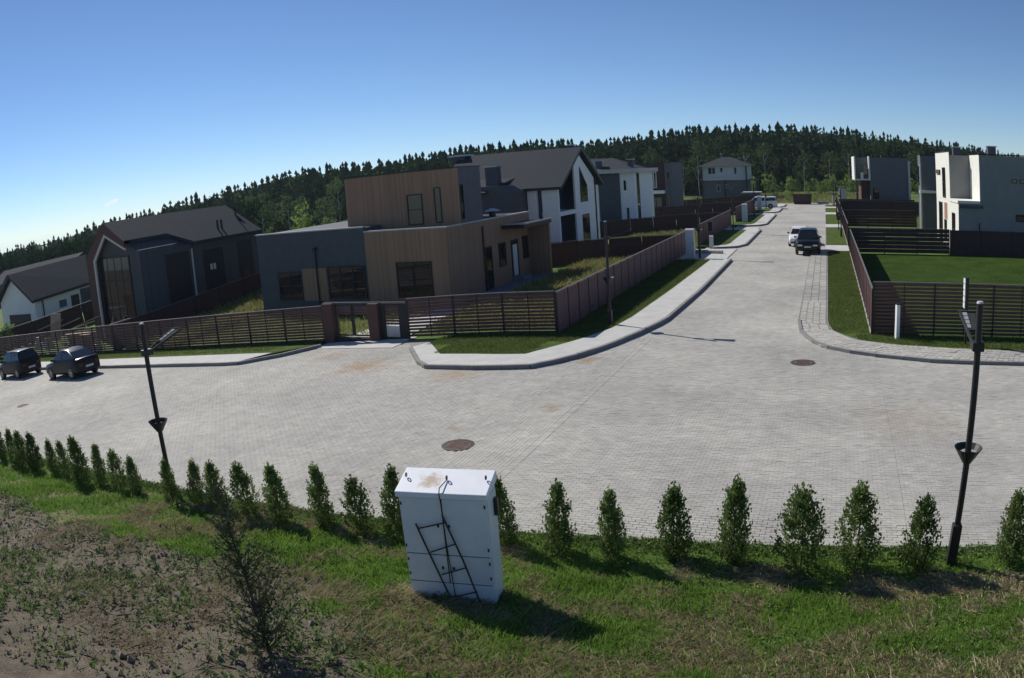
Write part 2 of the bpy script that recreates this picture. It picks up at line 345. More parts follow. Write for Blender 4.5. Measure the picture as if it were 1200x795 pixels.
# drop what lies under pavements and verges or in the lawn
x, y = C_[:,0], C_[:,1]
keep = (y > lawn_edge(x)-.06+rng.normal(0,.04,len(x))) & ~((x < -24.75+(y-24.12)*.805)&(y > 24.3)) & ~((x > -16.2+(26-y)*.745)&(x < -10.2)&(y > 23.05)) & ~((x > 2)&(y > 25.9)) & ~((x > -22.3)&(x<-8.9)&(y>27.1)) & ~((x > -16.3)&(x<-8.9)&(y>26)) & ~((x>.6)&(y>27.3))
for mx, my in ((-8.8,15.76),(-0.79,24.97)): keep &= np.hypot(x-mx, y-my) > .40
C_ = C_[keep]
d = np.hypot(C_[:,0], C_[:,1]); vis = (C_[:,1] > lawn_edge(C_[:,0])+.12) & (C_[:,0] < 4.3)
order = np.argsort(np.where(vis, d, 1e9)); near = np.zeros(len(C_), bool); near[order[:300]] = True
def block_arrays(C):
    N = len(C); t = C[:,2] > .5; hx = np.where(t, .0491, .0991); hy = np.where(t, .0991, .0491); e = .0022
    z = gz(C[:,0], C[:,1])+.05+rng.normal(0, .0014, N)+np.where(C[:,2] == .25, .006, 0)
    V = np.empty((N,8,3)); sg = [(-1,-1),(1,-1),(1,1),(-1,1)]
    for i,(a,bb) in enumerate(sg):
        V[:,i,0] = C[:,0]+a*hx; V[:,i,1] = C[:,1]+bb*hy; V[:,i,2] = z-.03
        V[:,i+4,0] = C[:,0]+a*(hx-e); V[:,i+4,1] = C[:,1]+bb*(hy-e); V[:,i+4,2] = z
    B = np.arange(N)[:,None]*8; q = np.array([(4,5,6,7),(0,1,5,4),(1,2,6,5),(2,3,7,6),(3,0,4,7)])
    F = (B[:,None,:]+q[None]).reshape(-1,4); return V.reshape(-1,3), F
Cs = C_[~near]; V,F = block_arrays(Cs)
tint = np.clip(.45+rng.normal(0,.15,len(Cs))+(rng.random(len(Cs))<.025)*1.0*(vnoise(Cs[:,0],Cs[:,1],.35,21)>.45), 0, 1.6)
pav = bpy.data.objects.new('pavers', np_mesh('pavers', V, F, paving_mat('block_paving','stuff'), np.repeat(tint,5))); COL.objects.link(pav); pav.parent = road; pav['kind'] = 'stuff'
pm = MB().hexa([(-.0975,-.0475,-.03),(.0975,-.0475,-.03),(.0975,.0475,-.03),(-.0975,.0475,-.03)],[(-.0935,-.0435,0),(.0935,-.0435,0),(.0935,.0435,0),(-.0935,.0435,0)]).mesh('paver', paving_mat('block_paving_single','part'))
for (x, y, t) in C_[near]:
    inst('paver', pm, road, (x, y, gzf(x,y)+.05+random.gauss(0,.0016)), (0,0,math.pi/2 if t > .5 else 0))
# pavement strips, verges and kerbs
def resample(pl, n):
    P = np.array(pl, float); s = np.concatenate([[0],np.cumsum(np.hypot(*np.diff(P,axis=0).T))]); t = np.linspace(0, s[-1], n)
    return np.stack([np.interp(t,s,P[:,0]),np.interp(t,s,P[:,1])],1)
def strip(name, A, B, off, mt, thick=.3, n=None):
    k = 3
    if len(A) == len(B):
        a, c = [], []
        for i in range(len(A)-1):
            m = max(1, int(max(math.dist(A[i],A[i+1]), math.dist(B[i],B[i+1]))/1.0)); t = np.linspace(0,1,m+1)[:-1,None]
            a.append(np.array(A[i])*(1-t)+np.array(A[i+1])*t); c.append(np.array(B[i])*(1-t)+np.array(B[i+1])*t)
        a = np.concatenate(a+[np.array([A[-1]])]); c = np.concatenate(c+[np.array([B[-1]])]); n = len(a)
    else:
        la = np.hypot(*np.diff(np.array(A),axis=0).T).sum(); n = n or max(4, int(la/1.0)); a = resample(A,n); c = resample(B,n)
    rows = [a*(1-t)+c*t for t in np.linspace(0,1,k)]
    V=[]; 
    for r in rows: V.append(np.stack([r[:,0],r[:,1],gz(r[:,0],r[:,1])+off],1))
    V.append(np.stack([rows[-1][:,0],rows[-1][:,1],gz(rows[-1][:,0],rows[-1][:,1])+off-thick],1)); V.insert(0,np.stack([a[:,0],a[:,1],gz(a[:,0],a[:,1])+off-thick],1))
    V = np.concatenate(V); I = np.arange(len(V)).reshape(k+2,n); F = np.stack([I[:-1,:-1],I[:-1,1:],I[1:,1:],I[1:,:-1]],-1).reshape(-1,4)
    me = np_mesh(name, V, F, mt)
    import bmesh
    bm = bmesh.new(); bm.from_mesh(me); bmesh.ops.recalc_face_normals(bm, faces=bm.faces)
    if sum(f.normal.z for f in bm.faces) < 0: bmesh.ops.reverse_faces(bm, faces=bm.faces)
    bm.to_mesh(me); bm.free()
    return structure(name, me)
def kerb(parent, pl, w=.15, top=.20, step=1.0, flush=False):
    P = np.array(pl, float); L_ = np.hypot(*np.diff(P,axis=0).T).sum(); n = max(2, int(round(L_/step))+1); r = resample(pl, n)
    for i in range(n-1):
        p, q = r[i], r[i+1]; d = (q-p)/np.hypot(*(q-p)); m = np.array([-d[1],d[0]])*w/2; p = p+d*.004; q = q-d*.004
        b_ = []; 
        for zz in (-.25, top+random.gauss(0,.004)):
            for c in (p-m,q-m,q+m,p+m): b_.append((c[0],c[1],gzf(*c)+zz))
        part('kerb_stone', MB().hexa(b_[:4], b_[4:]), M['kerb'], parent)
slabm = mat('pavement_concrete', (.48,.475,.455), .9, .1, 1.5, .25, 50)
M['verge'] = mat('verge_turf', (.05,.085,.02), .95, .3, 3, .6, 40, col2=(.10,.145,.036), spec=.05)
# west block
pw = strip('pavement', [(-130,24.45),(-24.75,24.25)], [(-130,26.25),(-24.0,25.95)], .18, slabm)
kerb(pw, [(-75,24.4),(-24.7,24.12),(-23.1,25.6),(-22.1,27.35)])
strip('grass_verge', [(-130,26.25),(-24.0,25.95),(-22.3,27.5)], [(-130,28.3),(-24.6,28.3),(-22.6,28.3)], .16, M['verge'])
# corner block
pcx = [(-16.3,26.0),(-14.05,22.98),(-11.7,22.88),(-9.95,23.15),(-9.3,23.9),(-8.65,24.95),(-8.1,26.3),(-7.45,28.7),(-6.95,31.2),(-6.74,39.),(-6.78,52.5)]
gin = [(-15.9,26.9),(-14.2,24.7),(-11.6,24.6),(-10.67,24.7),(-10.2,25.6),(-9.75,26.5),(-9.27,27.6),(-8.75,29.3),(-8.5,31.7),(-8.3,39.),(-8.15,52.5)]
pcn = strip('pavement', [(p[0]-.02,p[1]+.08) for p in pcx], gin, .18, slabm)
kerb(pcn, pcx)
strip('grass_verge', gin, [(-15.4,28.3),(-14.2,28.3),(-12.6,28.3),(-11.6,28.3),(-11.2,28.3),(-10.9,28.3),(-10.72,28.4),(-10.72,30),(-10.72,32),(-10.72,39),(-10.72,52.5)], .16, M['verge'])
# later blocks along the street, west side
for (y0, y1) in ((61.0,77.5),(83.5,102),(107,117),(121,129)):
    A = [(-9.2,y0-.8),(-7.4,y0),(-6.8,y0+1.6),(-6.8,y1)]; B = [(-9.6,y0+.3),(-8.4,y0+1.2),(-8.2,y0+2.4),(-8.2,y1)]
    p_ = strip('pavement', A, B, .18, slabm); kerb(p_, A)
    strip('grass_verge', B, [(-10.72,y0+.6),(-10.72,y0+1.5),(-10.72,y0+2.6),(-10.72,y1)], .16, M['verge'])
    strip('pavement', [(-10.7,y1+.1),(-7.2,y1+.1)], [(-10.7,y1+3.9),(-7.2,y1+3.9)], .085, slabm, n=4)
strip('pavement', [(-10.7,52.6),(-7.2,52.6)], [(-10.7,60.0),(-7.2,60.0)], .085, slabm, n=4)
# east side: flush walk, corner, verge
ea = [(-1.2,58.6),(-1.2,45),(-1.2,31.8),(-1.07,29.9),(-.68,28.3),(-.2,27.25),(.9,26.45),(1.8,26.02),(4.,25.35),(7.2,25.3),(60,25.1)]
eb = [(-.02,58.6),(-.03,45),(-.03,31.4),(.12,30.),(.72,28.85),(1.15,28.25),(2.1,27.8),(3.0,27.5),(4.9,27.2),(7.7,27.05),(60,26.9)]
pe = strip('pavement', ea, eb, .105, paving_mat('pavement_bedding','base'))
kerb(pe, ea[2:10]+[(26,25.25)], .13, .17)
kerb(pe, ea[:3], .1, .085)
kerb(pe, [(p[0]+.04,p[1]+.02) for p in eb[:10]]+[(24,27.0)], .08, .12)
strip('grass_verge', [(p[0]+.1,p[1]+.05) for p in eb], [(1.82,58.6),(1.82,45),(1.82,34),(1.82,32),(1.82,31),(1.82,30),(2.2,29.36),(3.4,29.36),(5,29.36),(7.7,29.36),(60,29.36)], .10, M['verge'])
for (y0, y1) in ((63.2,80.9),(86,103),(108,119),(123,128)):
    p_ = strip('grass_verge', [(-.02,y0),(-.02,y1)], [(1.82,y0),(1.82,y1)], .10, M['verge']); kerb(p_, [(-.06,y0),(-.06,y1)], .08, .12)
    strip('pavement', [(-.1,y0-.15),(1.8,y0-.15)], [(-.1,y0-4.4),(1.8,y0-4.4)], .085, slabm, n=3)
# setts of the flush walk on the east side, then round the corner: rows follow the kerb
ws = []
pa_, pb_ = [], []
for i in range(len(ea)-1):
    m = max(1, int(math.dist(ea[i],ea[i+1])/.21)) if i < 9 else int(20/.21); e0, e1_ = (ea[i+1], eb[i+1]) if i < 9 else ((27.2,25.2),(27.7,26.95))
    for j in range(m):
        t = (j+.5)/m; p = np.array(ea[i])*(1-t)+np.array(e0)*t; q = np.array(eb[i])*(1-t)+np.array(e1_)*t; w = np.hypot(*(q-p)); nn_ = max(2,int(w/.30)); d = (q-p)/w; hw_ = w/nn_/2-.012; along = max(.05, math.dist(ea[i],e0)/m/2-.010)
        for k in range(nn_): ws.append((*(p+d*(w*(k+.5)/nn_)), math.atan2(d[1],d[0]), hw_, along))
ws.sort(key=lambda c: math.hypot(c[0],c[1]))
wm = MB().hexa([(-.5,-.5,-.04),(.5,-.5,-.04),(.5,.5,-.04),(-.5,.5,-.04)],[(-.48,-.47,0),(.48,-.47,0),(.48,.47,0),(-.48,.47,0)]).mesh('paver', paving_mat('walk_setts_single','part'))
wst = MB(); tn_ = []
for i,(x,y,a,hw_,al) in enumerate(ws):
    z = .130+random.gauss(0,.004)
    if i < 300: inst('paver', wm, pe, (x,y,z), (0,0,a), (hw_*2,al*2,1))
    else:
        ca, sa = math.cos(a), math.sin(a); c = [(x+u*hw_*ca-v*al*sa, y+u*hw_*sa+v*al*ca) for u,v in ((-1,-1),(1,-1),(1,1),(-1,1))]
        wst.hexa([(*p,z-.04) for p in c],[(*p,z) for p in c]); tn_ += [random.random()]*6
wme = wst.mesh('pavers', paving_mat('walk_setts','stuff')); at_ = wme.attributes.new('tint','FLOAT','FACE'); at_.data.foreach_set('value', np.array(tn_, np.float32))
o = bpy.data.objects.new('pavers', wme); COL.objects.link(o); o.parent = pe; o['kind'] = 'stuff'
strip('pavement', [(-22.3,27.0),(-17.6,26.6)], [(-22.3,28.9),(-17.6,28.9)], .07, slabm, n=8)
strip('garden_path', [(-22,28.95),(-18.2,28.95)], [(-22,36.6),(-19,36.6)], .09, slabm, n=8)
strip('terrace', [(-20.05,37.3),(-20.05,48.7)], [(-17.7,38.2),(-17.7,48.2)], .2, M['terrace'], n=6)
# manhole covers and rust rings
rustiron = mat('rusty_iron', (.12,.075,.055), .8, .35, 9, .4, 30); iron = mat('cast_iron', (.055,.045,.038), .6, .35, 9, .4, 30)
for (x, y, lab) in ((-8.8,15.76,'round iron manhole cover nearest the white cabinet'),(-.79,24.97,'round iron manhole cover out in the street mouth near the right kerb'),(-32.7,16.8,'small iron manhole cover far left, in front of the dark hatchback')):
    z = gzf(x,y)+.05; t = thing('manhole_cover', (x,y,z), lab, 'manhole cover', 'manhole covers in the road')
    r_ = MB(); N=28; 
    for i in range(N):
        a0, a1 = 2*math.pi*i/N, 2*math.pi*(i+1)/N
        pts = [(x+R*math.cos(a), y+R*math.sin(a)) for a in (a0,a1) for R in (.33,.42)]
        r_.hexa([(*pts[0],z-.03),(*pts[1],z-.03),(*pts[3],z-.03),(*pts[2],z-.03)],[(*pts[0],z+.012),(*pts[1],z+.008),(*pts[3],z+.008),(*pts[2],z+.012)])
    part('rim', r_, iron, t)
    lid = MB().tube([(x,y,z-.03),(x,y,z+.008)], .325, 28)
    for k in range(-3,4): lid.box(x-.22, x+.22, y+k*.075-.012, y+k*.075+.012, z+.0085, z+.014)
    part('lid', lid, rustiron, t)
# ---------------------------------------------------------------- fences
def run_pts(p0, p1, bay):
    p0 = np.array(p0, float); p1 = np.array(p1, float); L_ = np.hypot(*(p1-p0)); n = max(1, int(round(L_/bay))); 
    return [p0+(p1-p0)*i/n for i in range(n+1)], L_/n
def slat_fence(p0, p1, h, label, group='slat fences', bay=2.5, ns=12, base=0.08, slat_h=None, sl_mat=None, stepped=False, name='slat_fence'):
    P, b = run_pts(p0, p1, bay); z0 = gzf(*P[0]); t = thing(name, (P[0][0],P[0][1],z0), label, 'fence', group)
    pitch = (h-base-.03)/ns; sh = slat_h or pitch*.70
    sm = MB().box(0, b-.03, -.012, .012, -sh/2, sh/2).mesh('slat', sl_mat or M['slat'])
    pm_ = MB().box(-.035,.035,-.035,.035,-.3,h+.02).mesh('post', M['post']); rm = MB().box(0,b,-.04,.04,0,.035).mesh('top_rail', M['rail_light'])
    im = MB().box(-.018,.018,-.035,-.012,base,h-.02).mesh('stiffener', M['post'])
    ang = math.atan2(P[1][1]-P[0][1], P[1][0]-P[0][0])
    for i, p in enumerate(P):
        inst('post', pm_, t, (p[0],p[1],gzf(*p)))
        if i == len(P)-1: break
        q = P[i+1]; za, zb = gzf(*p)+.06, gzf(*q)+.06; sl_ = math.atan2(zb-za, b); r = (0,-sl_,ang)
        for k in range(ns):
            z = base+(k+.5)*pitch; f = .015/b
            inst('slat', sm, t, (p[0]+(q[0]-p[0])*f, p[1]+(q[1]-p[1])*f, za+(zb-za)*f+z+random.gauss(0,.004)), r)
        inst('top_rail', rm, t, (p[0],p[1],za+h-.03), r)
        m = (p+q)/2; inst('stiffener', im, t, (m[0],m[1],(za+zb)/2), (0,0,ang))
    return t
def panel_fence(p0, p1, h, label, mt, group, bay=1.4, rail=True, plinth=True, base=.16, gap=True):
    P, b = run_pts(p0, p1, bay); z0 = gzf(*P[0]); t = thing('panel_fence', (P[0][0],P[0][1],z0), label, 'fence', group)
    pn = MB().box(.03,b-.03,-.012,.012,base,h-.04)
    for k in range(1,5): pn.box(.03+(b-.06)*k/5-.006,.03+(b-.06)*k/5+.006,-.019,.019,base,h-.042)
    pm2 = pn.mesh('panel', mt)
    po = MB().box(-.035,.035,-.045,.045,-.3,h-.0).mesh('post', M['post']); rm = MB().box(0,b,-.035,.035,0,.035).mesh('cap_rail', M['rail_light']); lm_ = MB().box(.036,b-.036,-.06,.06,-.3,base-.01).mesh('plinth', M['plinth'])
    ang = math.atan2(P[1][1]-P[0][1], P[1][0]-P[0][0])
    for i, p in enumerate(P):
        inst('post', po, t, (p[0],p[1],gzf(*p)))
        if i == len(P)-1: break
        q = P[i+1]; za, zb = gzf(*p), gzf(*q); r = (0,-math.atan2(zb-za,b),ang)
        inst('panel', pm2, t, (p[0],p[1],za), r)
        if rail: inst('cap_rail', rm, t, (p[0],p[1],za+h), r)
        if plinth: inst('plinth', lm_, t, (p[0],p[1],za), r)
    return t
slat_fence((-62.5,28.3),(-22.55,28.3),1.80,'long dark slat fence along the cross road, left of the gate')
slat_fence((-17.75,28.3),(-10.78,28.3),1.83,'short dark slat fence between the wicket gate and the street corner', bay=2.32)
slat_fence((1.86,29.4),(26.8,29.4),2.08,'tall dark slat fence in front of the mown lawn, behind the white bollard', ns=14)
SG = 'plum panel fences along the street'
panel_fence((-10.72,28.3),(-10.72,57.7),1.82,'long plum panel fence beside the corner lamp, lit grass strip at its foot',M['panel'],SG)
panel_fence((-10.72,62.2),(-10.72,84.5),1.82,'second plum panel fence up the street, beyond the first grey cabinet',M['panel'],SG)
panel_fence((-10.72,89.0),(-10.72,113.),1.82,'farthest plum panel fence on the left, ending by the white van',M['panel'],SG)
panel_fence((1.82,29.43),(1.82,57.4),1.83,'red-brown panel fence along the mown lawn, right side of the street',M['panel'],'panel fences along the right side',bay=1.4)
panel_fence((1.82,63),(1.82,82),1.83,'middle red-brown panel fence on the right side, behind the dark crossover',M['panel'],'panel fences along the right side',bay=1.6)
panel_fence((1.82,84.5),(1.82,128),1.83,'farthest red-brown panel fence on the right, running to the street end',M['panel'],'panel fences along the right side',bay=2)
PG = 'dark maroon plot fences'
for (a, c, h, lab) in (((-40.5,28.5),(-40.5,52),1.85,'dark maroon plot fence running back beside the black barn-roofed house'),
    ((-10.8,53.6),(-36,53.6),1.85,'dark maroon plot fence behind the timber house and its tall grass'),
    ((-10.8,79.2),(-36,79.2),1.85,'dark maroon plot fence in front of the white and charcoal block house'),
    ((-10.8,104.2),(-40,104.2),1.85,'dark maroon plot fence in front of the two-tone cube house'),
    ((-10.8,127.8),(-34,127.8),1.85,'dark maroon plot fence before the two storey hip-roofed house'),
    ((-62.8,29.3),(-57.4,40.6),1.9,'dark maroon plot fence between the white cottage and the black barn-roofed house')):
    panel_fence(a, c, h, lab, M['panel_red'], PG, bay=2.5, rail=True, plinth=False, base=.08)
RG = 'dark cross fences on the right'
for (y, x1, h, ns, lab) in ((57.4,9.6,1.9,6,'wide-gapped dark fence crossing behind the mown lawn'),(82.,10.,1.85,6,'dark wide-gapped fence crossing the second right-hand plot'),(108.6,13.,1.85,6,'dark fence crossing in front of the grey block with the white balcony')):
    slat_fence((1.9,y),(x1,y),h,lab,RG,bay=2.55,ns=ns,slat_h=(h-.1)/ns*.93,sl_mat=M['panel_red'],name='board_fence')
panel_fence((9.7,57.4),(30,57.4),1.95,'solid dark fence hiding the foot of the white house on the right',M['panel_red'],RG,bay=2.5,plinth=False,base=.05,rail=False)
panel_fence((1.9,101),(16,101),2.0,'solid maroon fence below the grey block with the white balcony',M['panel_red'],RG,bay=2.5,plinth=False,base=.05)
# gate with brown piers
g0 = thing('driveway_gate', (-22.3,28.5,gzf(-22.3,28.5)), 'double gate of dark bars between two red-brown piers', 'gate')
zg = gzf(-21,28.5)
for (x0,x1) in ((-22.5,-21.92),(-19.85,-19.3)): part('pier', MB().box(x0,x1,28.2,28.75,zg-.4,zg+1.86), M['brick'], g0)
for (x0,x1) in ((-21.88,-20.9),(-20.86,-19.89)):
    lf = MB(); za, zb = zg+.3, zg+1.82
    lf.box(x0,x0+.06,28.44,28.5,za,zb).box(x1-.06,x1,28.44,28.5,za,zb).box(x0+.06,x1-.06,28.44,28.5,za,za+.07).box(x0+.06,x1-.06,28.44,28.5,zb-.07,zb)
    l_ = part('leaf', lf, M['post'], g0)
    for k in range(4): part('bar', MB().box(x0+.06,x1-.06,28.455,28.485,zb-.14-.1*k-.05,zb-.14-.1*k), M['slat'], l_)
part('threshold', MB().box(-21.9,-19.87,28.3,28.6,zg-.3,zg+.24), M['post'], g0)
part('lock_box', MB().box(-20.97,-20.79,28.39,28.43,zg+1.0,zg+1.3), M['post'], g0)
part('lintel_rail', MB().box(-22.5,-17.8,28.42,28.5,zg+1.865,zg+1.905), M['rail_light'], g0)
w0 = thing('wicket_gate', (-19.1,28.5,zg), 'narrow wicket gate with pale lower panel, right of the double gate', 'gate')
za = zg+.25
part('frame', MB().box(-19.28,-19.05,28.4,28.52,zg-.3,za+1.58).box(-18.3,-17.85,28.4,28.52,zg-.3,za+1.58).box(-19.05,-18.3,28.4,28.52,za+1.5,za+1.58).box(-19.05,-18.3,28.4,28.52,za-.03,za+.05), M['post'], w0)
for k in range(7): part('slat', MB().box(-19.05,-18.3,28.44,28.47,za+.62+k*.125,za+.71+k*.125), M['slat'], w0)
part('lower_panel', MB().box(-19.04,-18.31,28.45,28.48,za+.07,za+.55), M['metal_cap'], w0)
# ---------------------------------------------------------------- street lamps
def lamp(x, y, face, label, src=None, h=4.46):
    z = gzf(x, y)
    if src: return dup(src, (x,y,z), face, label=label)
    t = thing('street_lamp', (x,y,z), label, 'street lamp', 'street lamps')
    P_ = lambda m: [None]
    part('post', MB().tube([(x,y,z-.3),(x,y,z+h)], .058, 12), M['darkmetal'], t, smooth=40)
    part('door_box', MB().box(x-.085,x+.085,y-.085,y+.085,z-.3,z+.78), M['darkmetal'], t, bevel=.015)
    part('post_cap', MB().tube([(x,y,z+h),(x,y,z+h+.03)], [.062,.05], 12), M['lightcap'], t)
    col = MB(); N=16
    for i in range(N):
        a0,a1 = 2*math.pi*i/N, 2*math.pi*(i+1)/N; q = lambda a,r,zz: (x+r*math.cos(a), y+r*math.sin(a), z+zz)
        col.hexa([q(a0,.06,1.88),q(a1,.06,1.88),q(a1,.075,1.88),q(a0,.075,1.88)],[q(a0,.235,2.14),q(a1,.235,2.14),q(a1,.25,2.15),q(a0,.25,2.15)])
    part('lower_shade', col, M['darkmetal'], t)
    part('lower_lens', MB().tube([(x,y,z+2.02),(x,y,z+2.06)], .165, 14), M['lens'], t)
    hz = z+3.80
    part('hinge', MB().box(x-.10,x+.10,y-.08,y+.16,hz-.08,hz+.06), M['darkmetal'], t, bevel=.01)
    ar = MB().bar((x-.07,y+.08,hz),(x-.14,y+1.08,hz+.32),.04,.045).bar((x+.07,y+.08,hz),(x+.17,y+1.08,hz+.32),.035,.045).bar((x-.17,y+1.08,hz+.32),(x+.19,y+1.08,hz+.32),.045,.045)
    part('bracket', ar, M['lamp_head'], t)
    hd = part('head', MB().hexa([(x-.10,y+.5,hz+.105),(x+.10,y+.5,hz+.105),(x+.13,y+1.05,hz+.275),(x-.11,y+1.05,hz+.275)],[(x-.10,y+.5,hz+.145),(x+.10,y+.5,hz+.145),(x+.13,y+1.05,hz+.315),(x-.11,y+1.05,hz+.315)]), M['lamp_head'], t)
    for k in range(4):
        f0, f1 = .08+k*.235, .08+k*.235+.19; yy = lambda f: y+.5+.55*f; zz = lambda f: hz+.146+.17*f; xa = lambda f: x-.09-.01*f; xb = lambda f: x-.02+.0*f
        part('led_plate', MB().hexa([(xa(f0),yy(f0),zz(f0)),(xb(f0),yy(f0),zz(f0)),(xb(f1),yy(f1),zz(f1)),(xa(f1),yy(f1),zz(f1))],[(xa(f0),yy(f0),zz(f0)+.012),(xb(f0),yy(f0),zz(f0)+.012),(xb(f1),yy(f1),zz(f1)+.012),(xa(f1),yy(f1),zz(f1)+.012)]), M['lens'], hd)
    t.rotation_euler.z = face; return t
M['lens'] = flat('pale_lamp_lens', (.30,.32,.33), .95, 0, .05); M['lamp_head'] = mat('lamp_head_aluminium', (.05,.052,.055), .95, .1, 4, spec=.05)
L0 = lamp(2.5,11.72,0,'dark street lamp standing in the hedge at the right, before the slat fence')
lamp(-14.2,10.92,0,'dark street lamp in the hedge at left, in front of the long slat fence',L0).location.z -= .27
lamp(-9.02,30.05,-math.pi/2,'dark street lamp on the shaded verge beside the long plum panel fence',L0)
lamp(-9.2,53.9,-math.pi/2,'dark street lamp right beside the first grey cabinet up the street',L0)
lamp(-9.2,74.1,-math.pi/2,'dark street lamp on the second verge of the left side',L0)
lamp(-9.2,97.,-math.pi/2,'dark street lamp by the second grey cabinet of the left side',L0)
lamp(-9.2,116.1,-math.pi/2,'farthest dark street lamp of the left side, against the white van',L0)
lamp(1.4,70.4,math.pi/2,'dark street lamp on the right verge behind the dark crossover',L0)
lamp(1.4,98.5,math.pi/2,'second dark street lamp up the right verge',L0)
lamp(1.4,124.,math.pi/2,'farthest dark street lamp at the end of the right verge',L0)
# ---------------------------------------------------------------- utility cabinets along the street, meter posts
M['cab'] = mat('cabinet_paint', (.50,.52,.55), .45, .05, 3, .05, 60)
def kiosk(x, y, label, src=None, w=.62, d=.45, h=2.05):
    z = gzf(x,y)+.1
    if src: return dup(src, (x,y,z), 0, label=label)
    t = thing('utility_cabinet', (x,y,z), label, 'utility cabinet', 'grey utility cabinets along the street')
    part('body', MB().box(x-w/2,x+w/2,y-d/2,y+d/2,z+.12,z+h), M['cab'], t, bevel=.01)
    part('base', MB().box(x-w/2+.02,x+w/2-.02,y-d/2+.02,y+d/2-.02,z-.2,z+.12), M['concrete'], t)
    part('lid', MB().hexa([(x-w/2-.05,y-d/2-.05,z+h),(x+w/2+.05,y-d/2-.05,z+h),(x+w/2+.05,y+d/2+.05,z+h),(x-w/2-.05,y+d/2+.05,z+h)],[(x-w/2,y-d/2,z+h+.07),(x+w/2,y-d/2,z+h+.07),(x+w/2,y+d/2,z+h+.1),(x-w/2,y+d/2,z+h+.1)]), M['lightcap'], t)
    part('door', MB().box(x-w/2+.05,x+w/2-.05,y-d/2-.014,y-d/2-.002,z+.2,z+h-.08), M['cab'], t)
    part('handle', MB().box(x+w/2-.12,x+w/2-.09,y-d/2-.035,y-d/2-.014,z+1.05,z+1.2), M['darkmetal'], t)
    return t
K0 = kiosk(-9.78,53.3,'first grey utility cabinet up the street, at the end of the long plum fence')
kiosk(-9.6,88.6,'second grey utility cabinet up the street, on the left verge',K0); kiosk(-9.9,112.5,'third grey utility cabinet, by the white van',K0)
kiosk(-9.4,60.8,'squat grey utility cabinet beside the pale pipe across the driveway',K0).scale = (.5,.6,.45)
def meter(x, y, label, src=None):
    z = gzf(x,y)+.1
    if src: return dup(src, (x,y,z), 0, label=label)
    t = thing('meter_post', (x,y,z), label, 'meter post', 'dark meter posts along the verges')
    part('pole', MB().box(x-.05,x+.05,y-.05,y+.05,z-.2,z+1.0), M['darkmetal'], t); part('box', MB().box(x-.2,x+.2,y-.12,y+.12,z+1.0,z+1.75), M['darkmetal'], t, bevel=.02)
    part('box_lid', MB().box(x-.23,x+.23,y-.15,y+.15,z+1.75,z+1.79), M['darkmetal'], t); return t
m0 = meter(-10.1,65.2,'dark meter post on the second verge of the left side'); meter(-10.1,92.,'dark meter post on the third verge of the left side',m0); meter(1.3,78,'dark meter post on the right verge behind the dark crossover',m0)
z = gzf(-9,57); t = thing('culvert_pipe', (-9.6,57.2,z+.1), 'pale pipe lying across the driveway beside the first grey cabinet', 'pipe')
part('tube', MB().tube([(-10.3,57.2,z+.22),(-7.9,56.6,z+.22)], .13, 12), M['concrete'], t, smooth=50); part('end_block', MB().box(-10.6,-10.3,57.0,57.5,z+.08,z+.42), M['concrete'], t)
# white bollard, plate sign (turned a little towards the sun)
z = .1; x, y = 2.79, 28.75
t = thing('bollard', (x,y,z), 'square white bollard standing on the verge before the tall slat fence', 'bollard')
part('shaft', MB().box(x-.075,x+.075,y-.075,y+.075,-.2,1.38), M['white'], t, bevel=.01); part('cap', MB().box(x-.07,x+.07,y-.07,y+.07,1.381,1.42), M['darkmetal'], t); t.rotation_euler.z = .42
x, y = 5.45, 28.0
t = thing('plate_sign', (x,y,z), 'post carrying a stack of five white plates, beside the tall slat fence', 'sign')
part('post', MB().box(x-.04,x+.04,y-.04,y+.04,-.2,2.56), M['darkmetal'], t); part('backing', MB().box(x-.115,x-.045,y-.19,y+.19,1.42,2.58), M['darkmetal'], t)
for k in range(5): part('plate', MB().box(x-.14,x-.118,y-.17,y+.17,1.46+k*.222,1.645+k*.222), M['whiteplate'] if 'whiteplate' in M else M['lens'], t)
# ---------------------------------------------------------------- foreground cabinet and the ladder on its doors
O_ = np.array([-5.86,8.555]); e1 = np.array([1.24,.22]); e1 /= np.hypot(*e1); e2 = np.array([-e1[1],e1[0]])
W_, D_ = 1.345, .50
def cp(a, d, z): p = O_+e1*a*.99+e2*d; return (p[0],p[1],z)
def cbox(mb, a0,a1,d0,d1,z0,z1): return mb.hexa([cp(a0,d0,z0),cp(a1,d0,z0),cp(a1,d1,z0),cp(a0,d1,z0)],[cp(a0,d0,z1),cp(a1,d0,z1),cp(a1,d1,z1),cp(a0,d1,z1)])
M['cabw'] = mat('white_cabinet_paint', (.74,.76,.77), .45, .06, 2.2, .04, 80)
M['rusty_top'] = mat('cabinet_roof_paint', (.80,.82,.85), .4, .04, 3)
nt_ = M['rusty_top'].node_tree; b_ = nt_.nodes['Principled BSDF']; src_ = b_.inputs['Base Color'].links[0].from_socket; ge_ = nt_.nodes.new('ShaderNodeNewGeometry')
d_ = nt_.nodes.new('ShaderNodeVectorMath'); d_.operation = 'DISTANCE'; nt_.links.new(ge_.outputs['Position'], d_.inputs[0]); d_.inputs[1].default_value = (-5.45,8.85,2.28)
q_ = noise_node(nt_, nt_.links, ge_.outputs['Position'], 9, 6, .7); a_ = nt_.nodes.new('ShaderNodeMath'); a_.operation = 'MULTIPLY_ADD'; a_.inputs[1].default_value = .5; nt_.links.new(q_.outputs[0], a_.inputs[0]); nt_.links.new(d_.outputs['Value'], a_.inputs[2])
r_ = ramp(nt_, nt_.links, a_.outputs[0], (.75,.75,.75), (0,0,0), .31, .47); ru = nt_.nodes.new('ShaderNodeRGB'); ru.outputs[0].default_value = (.42,.27,.13,1)
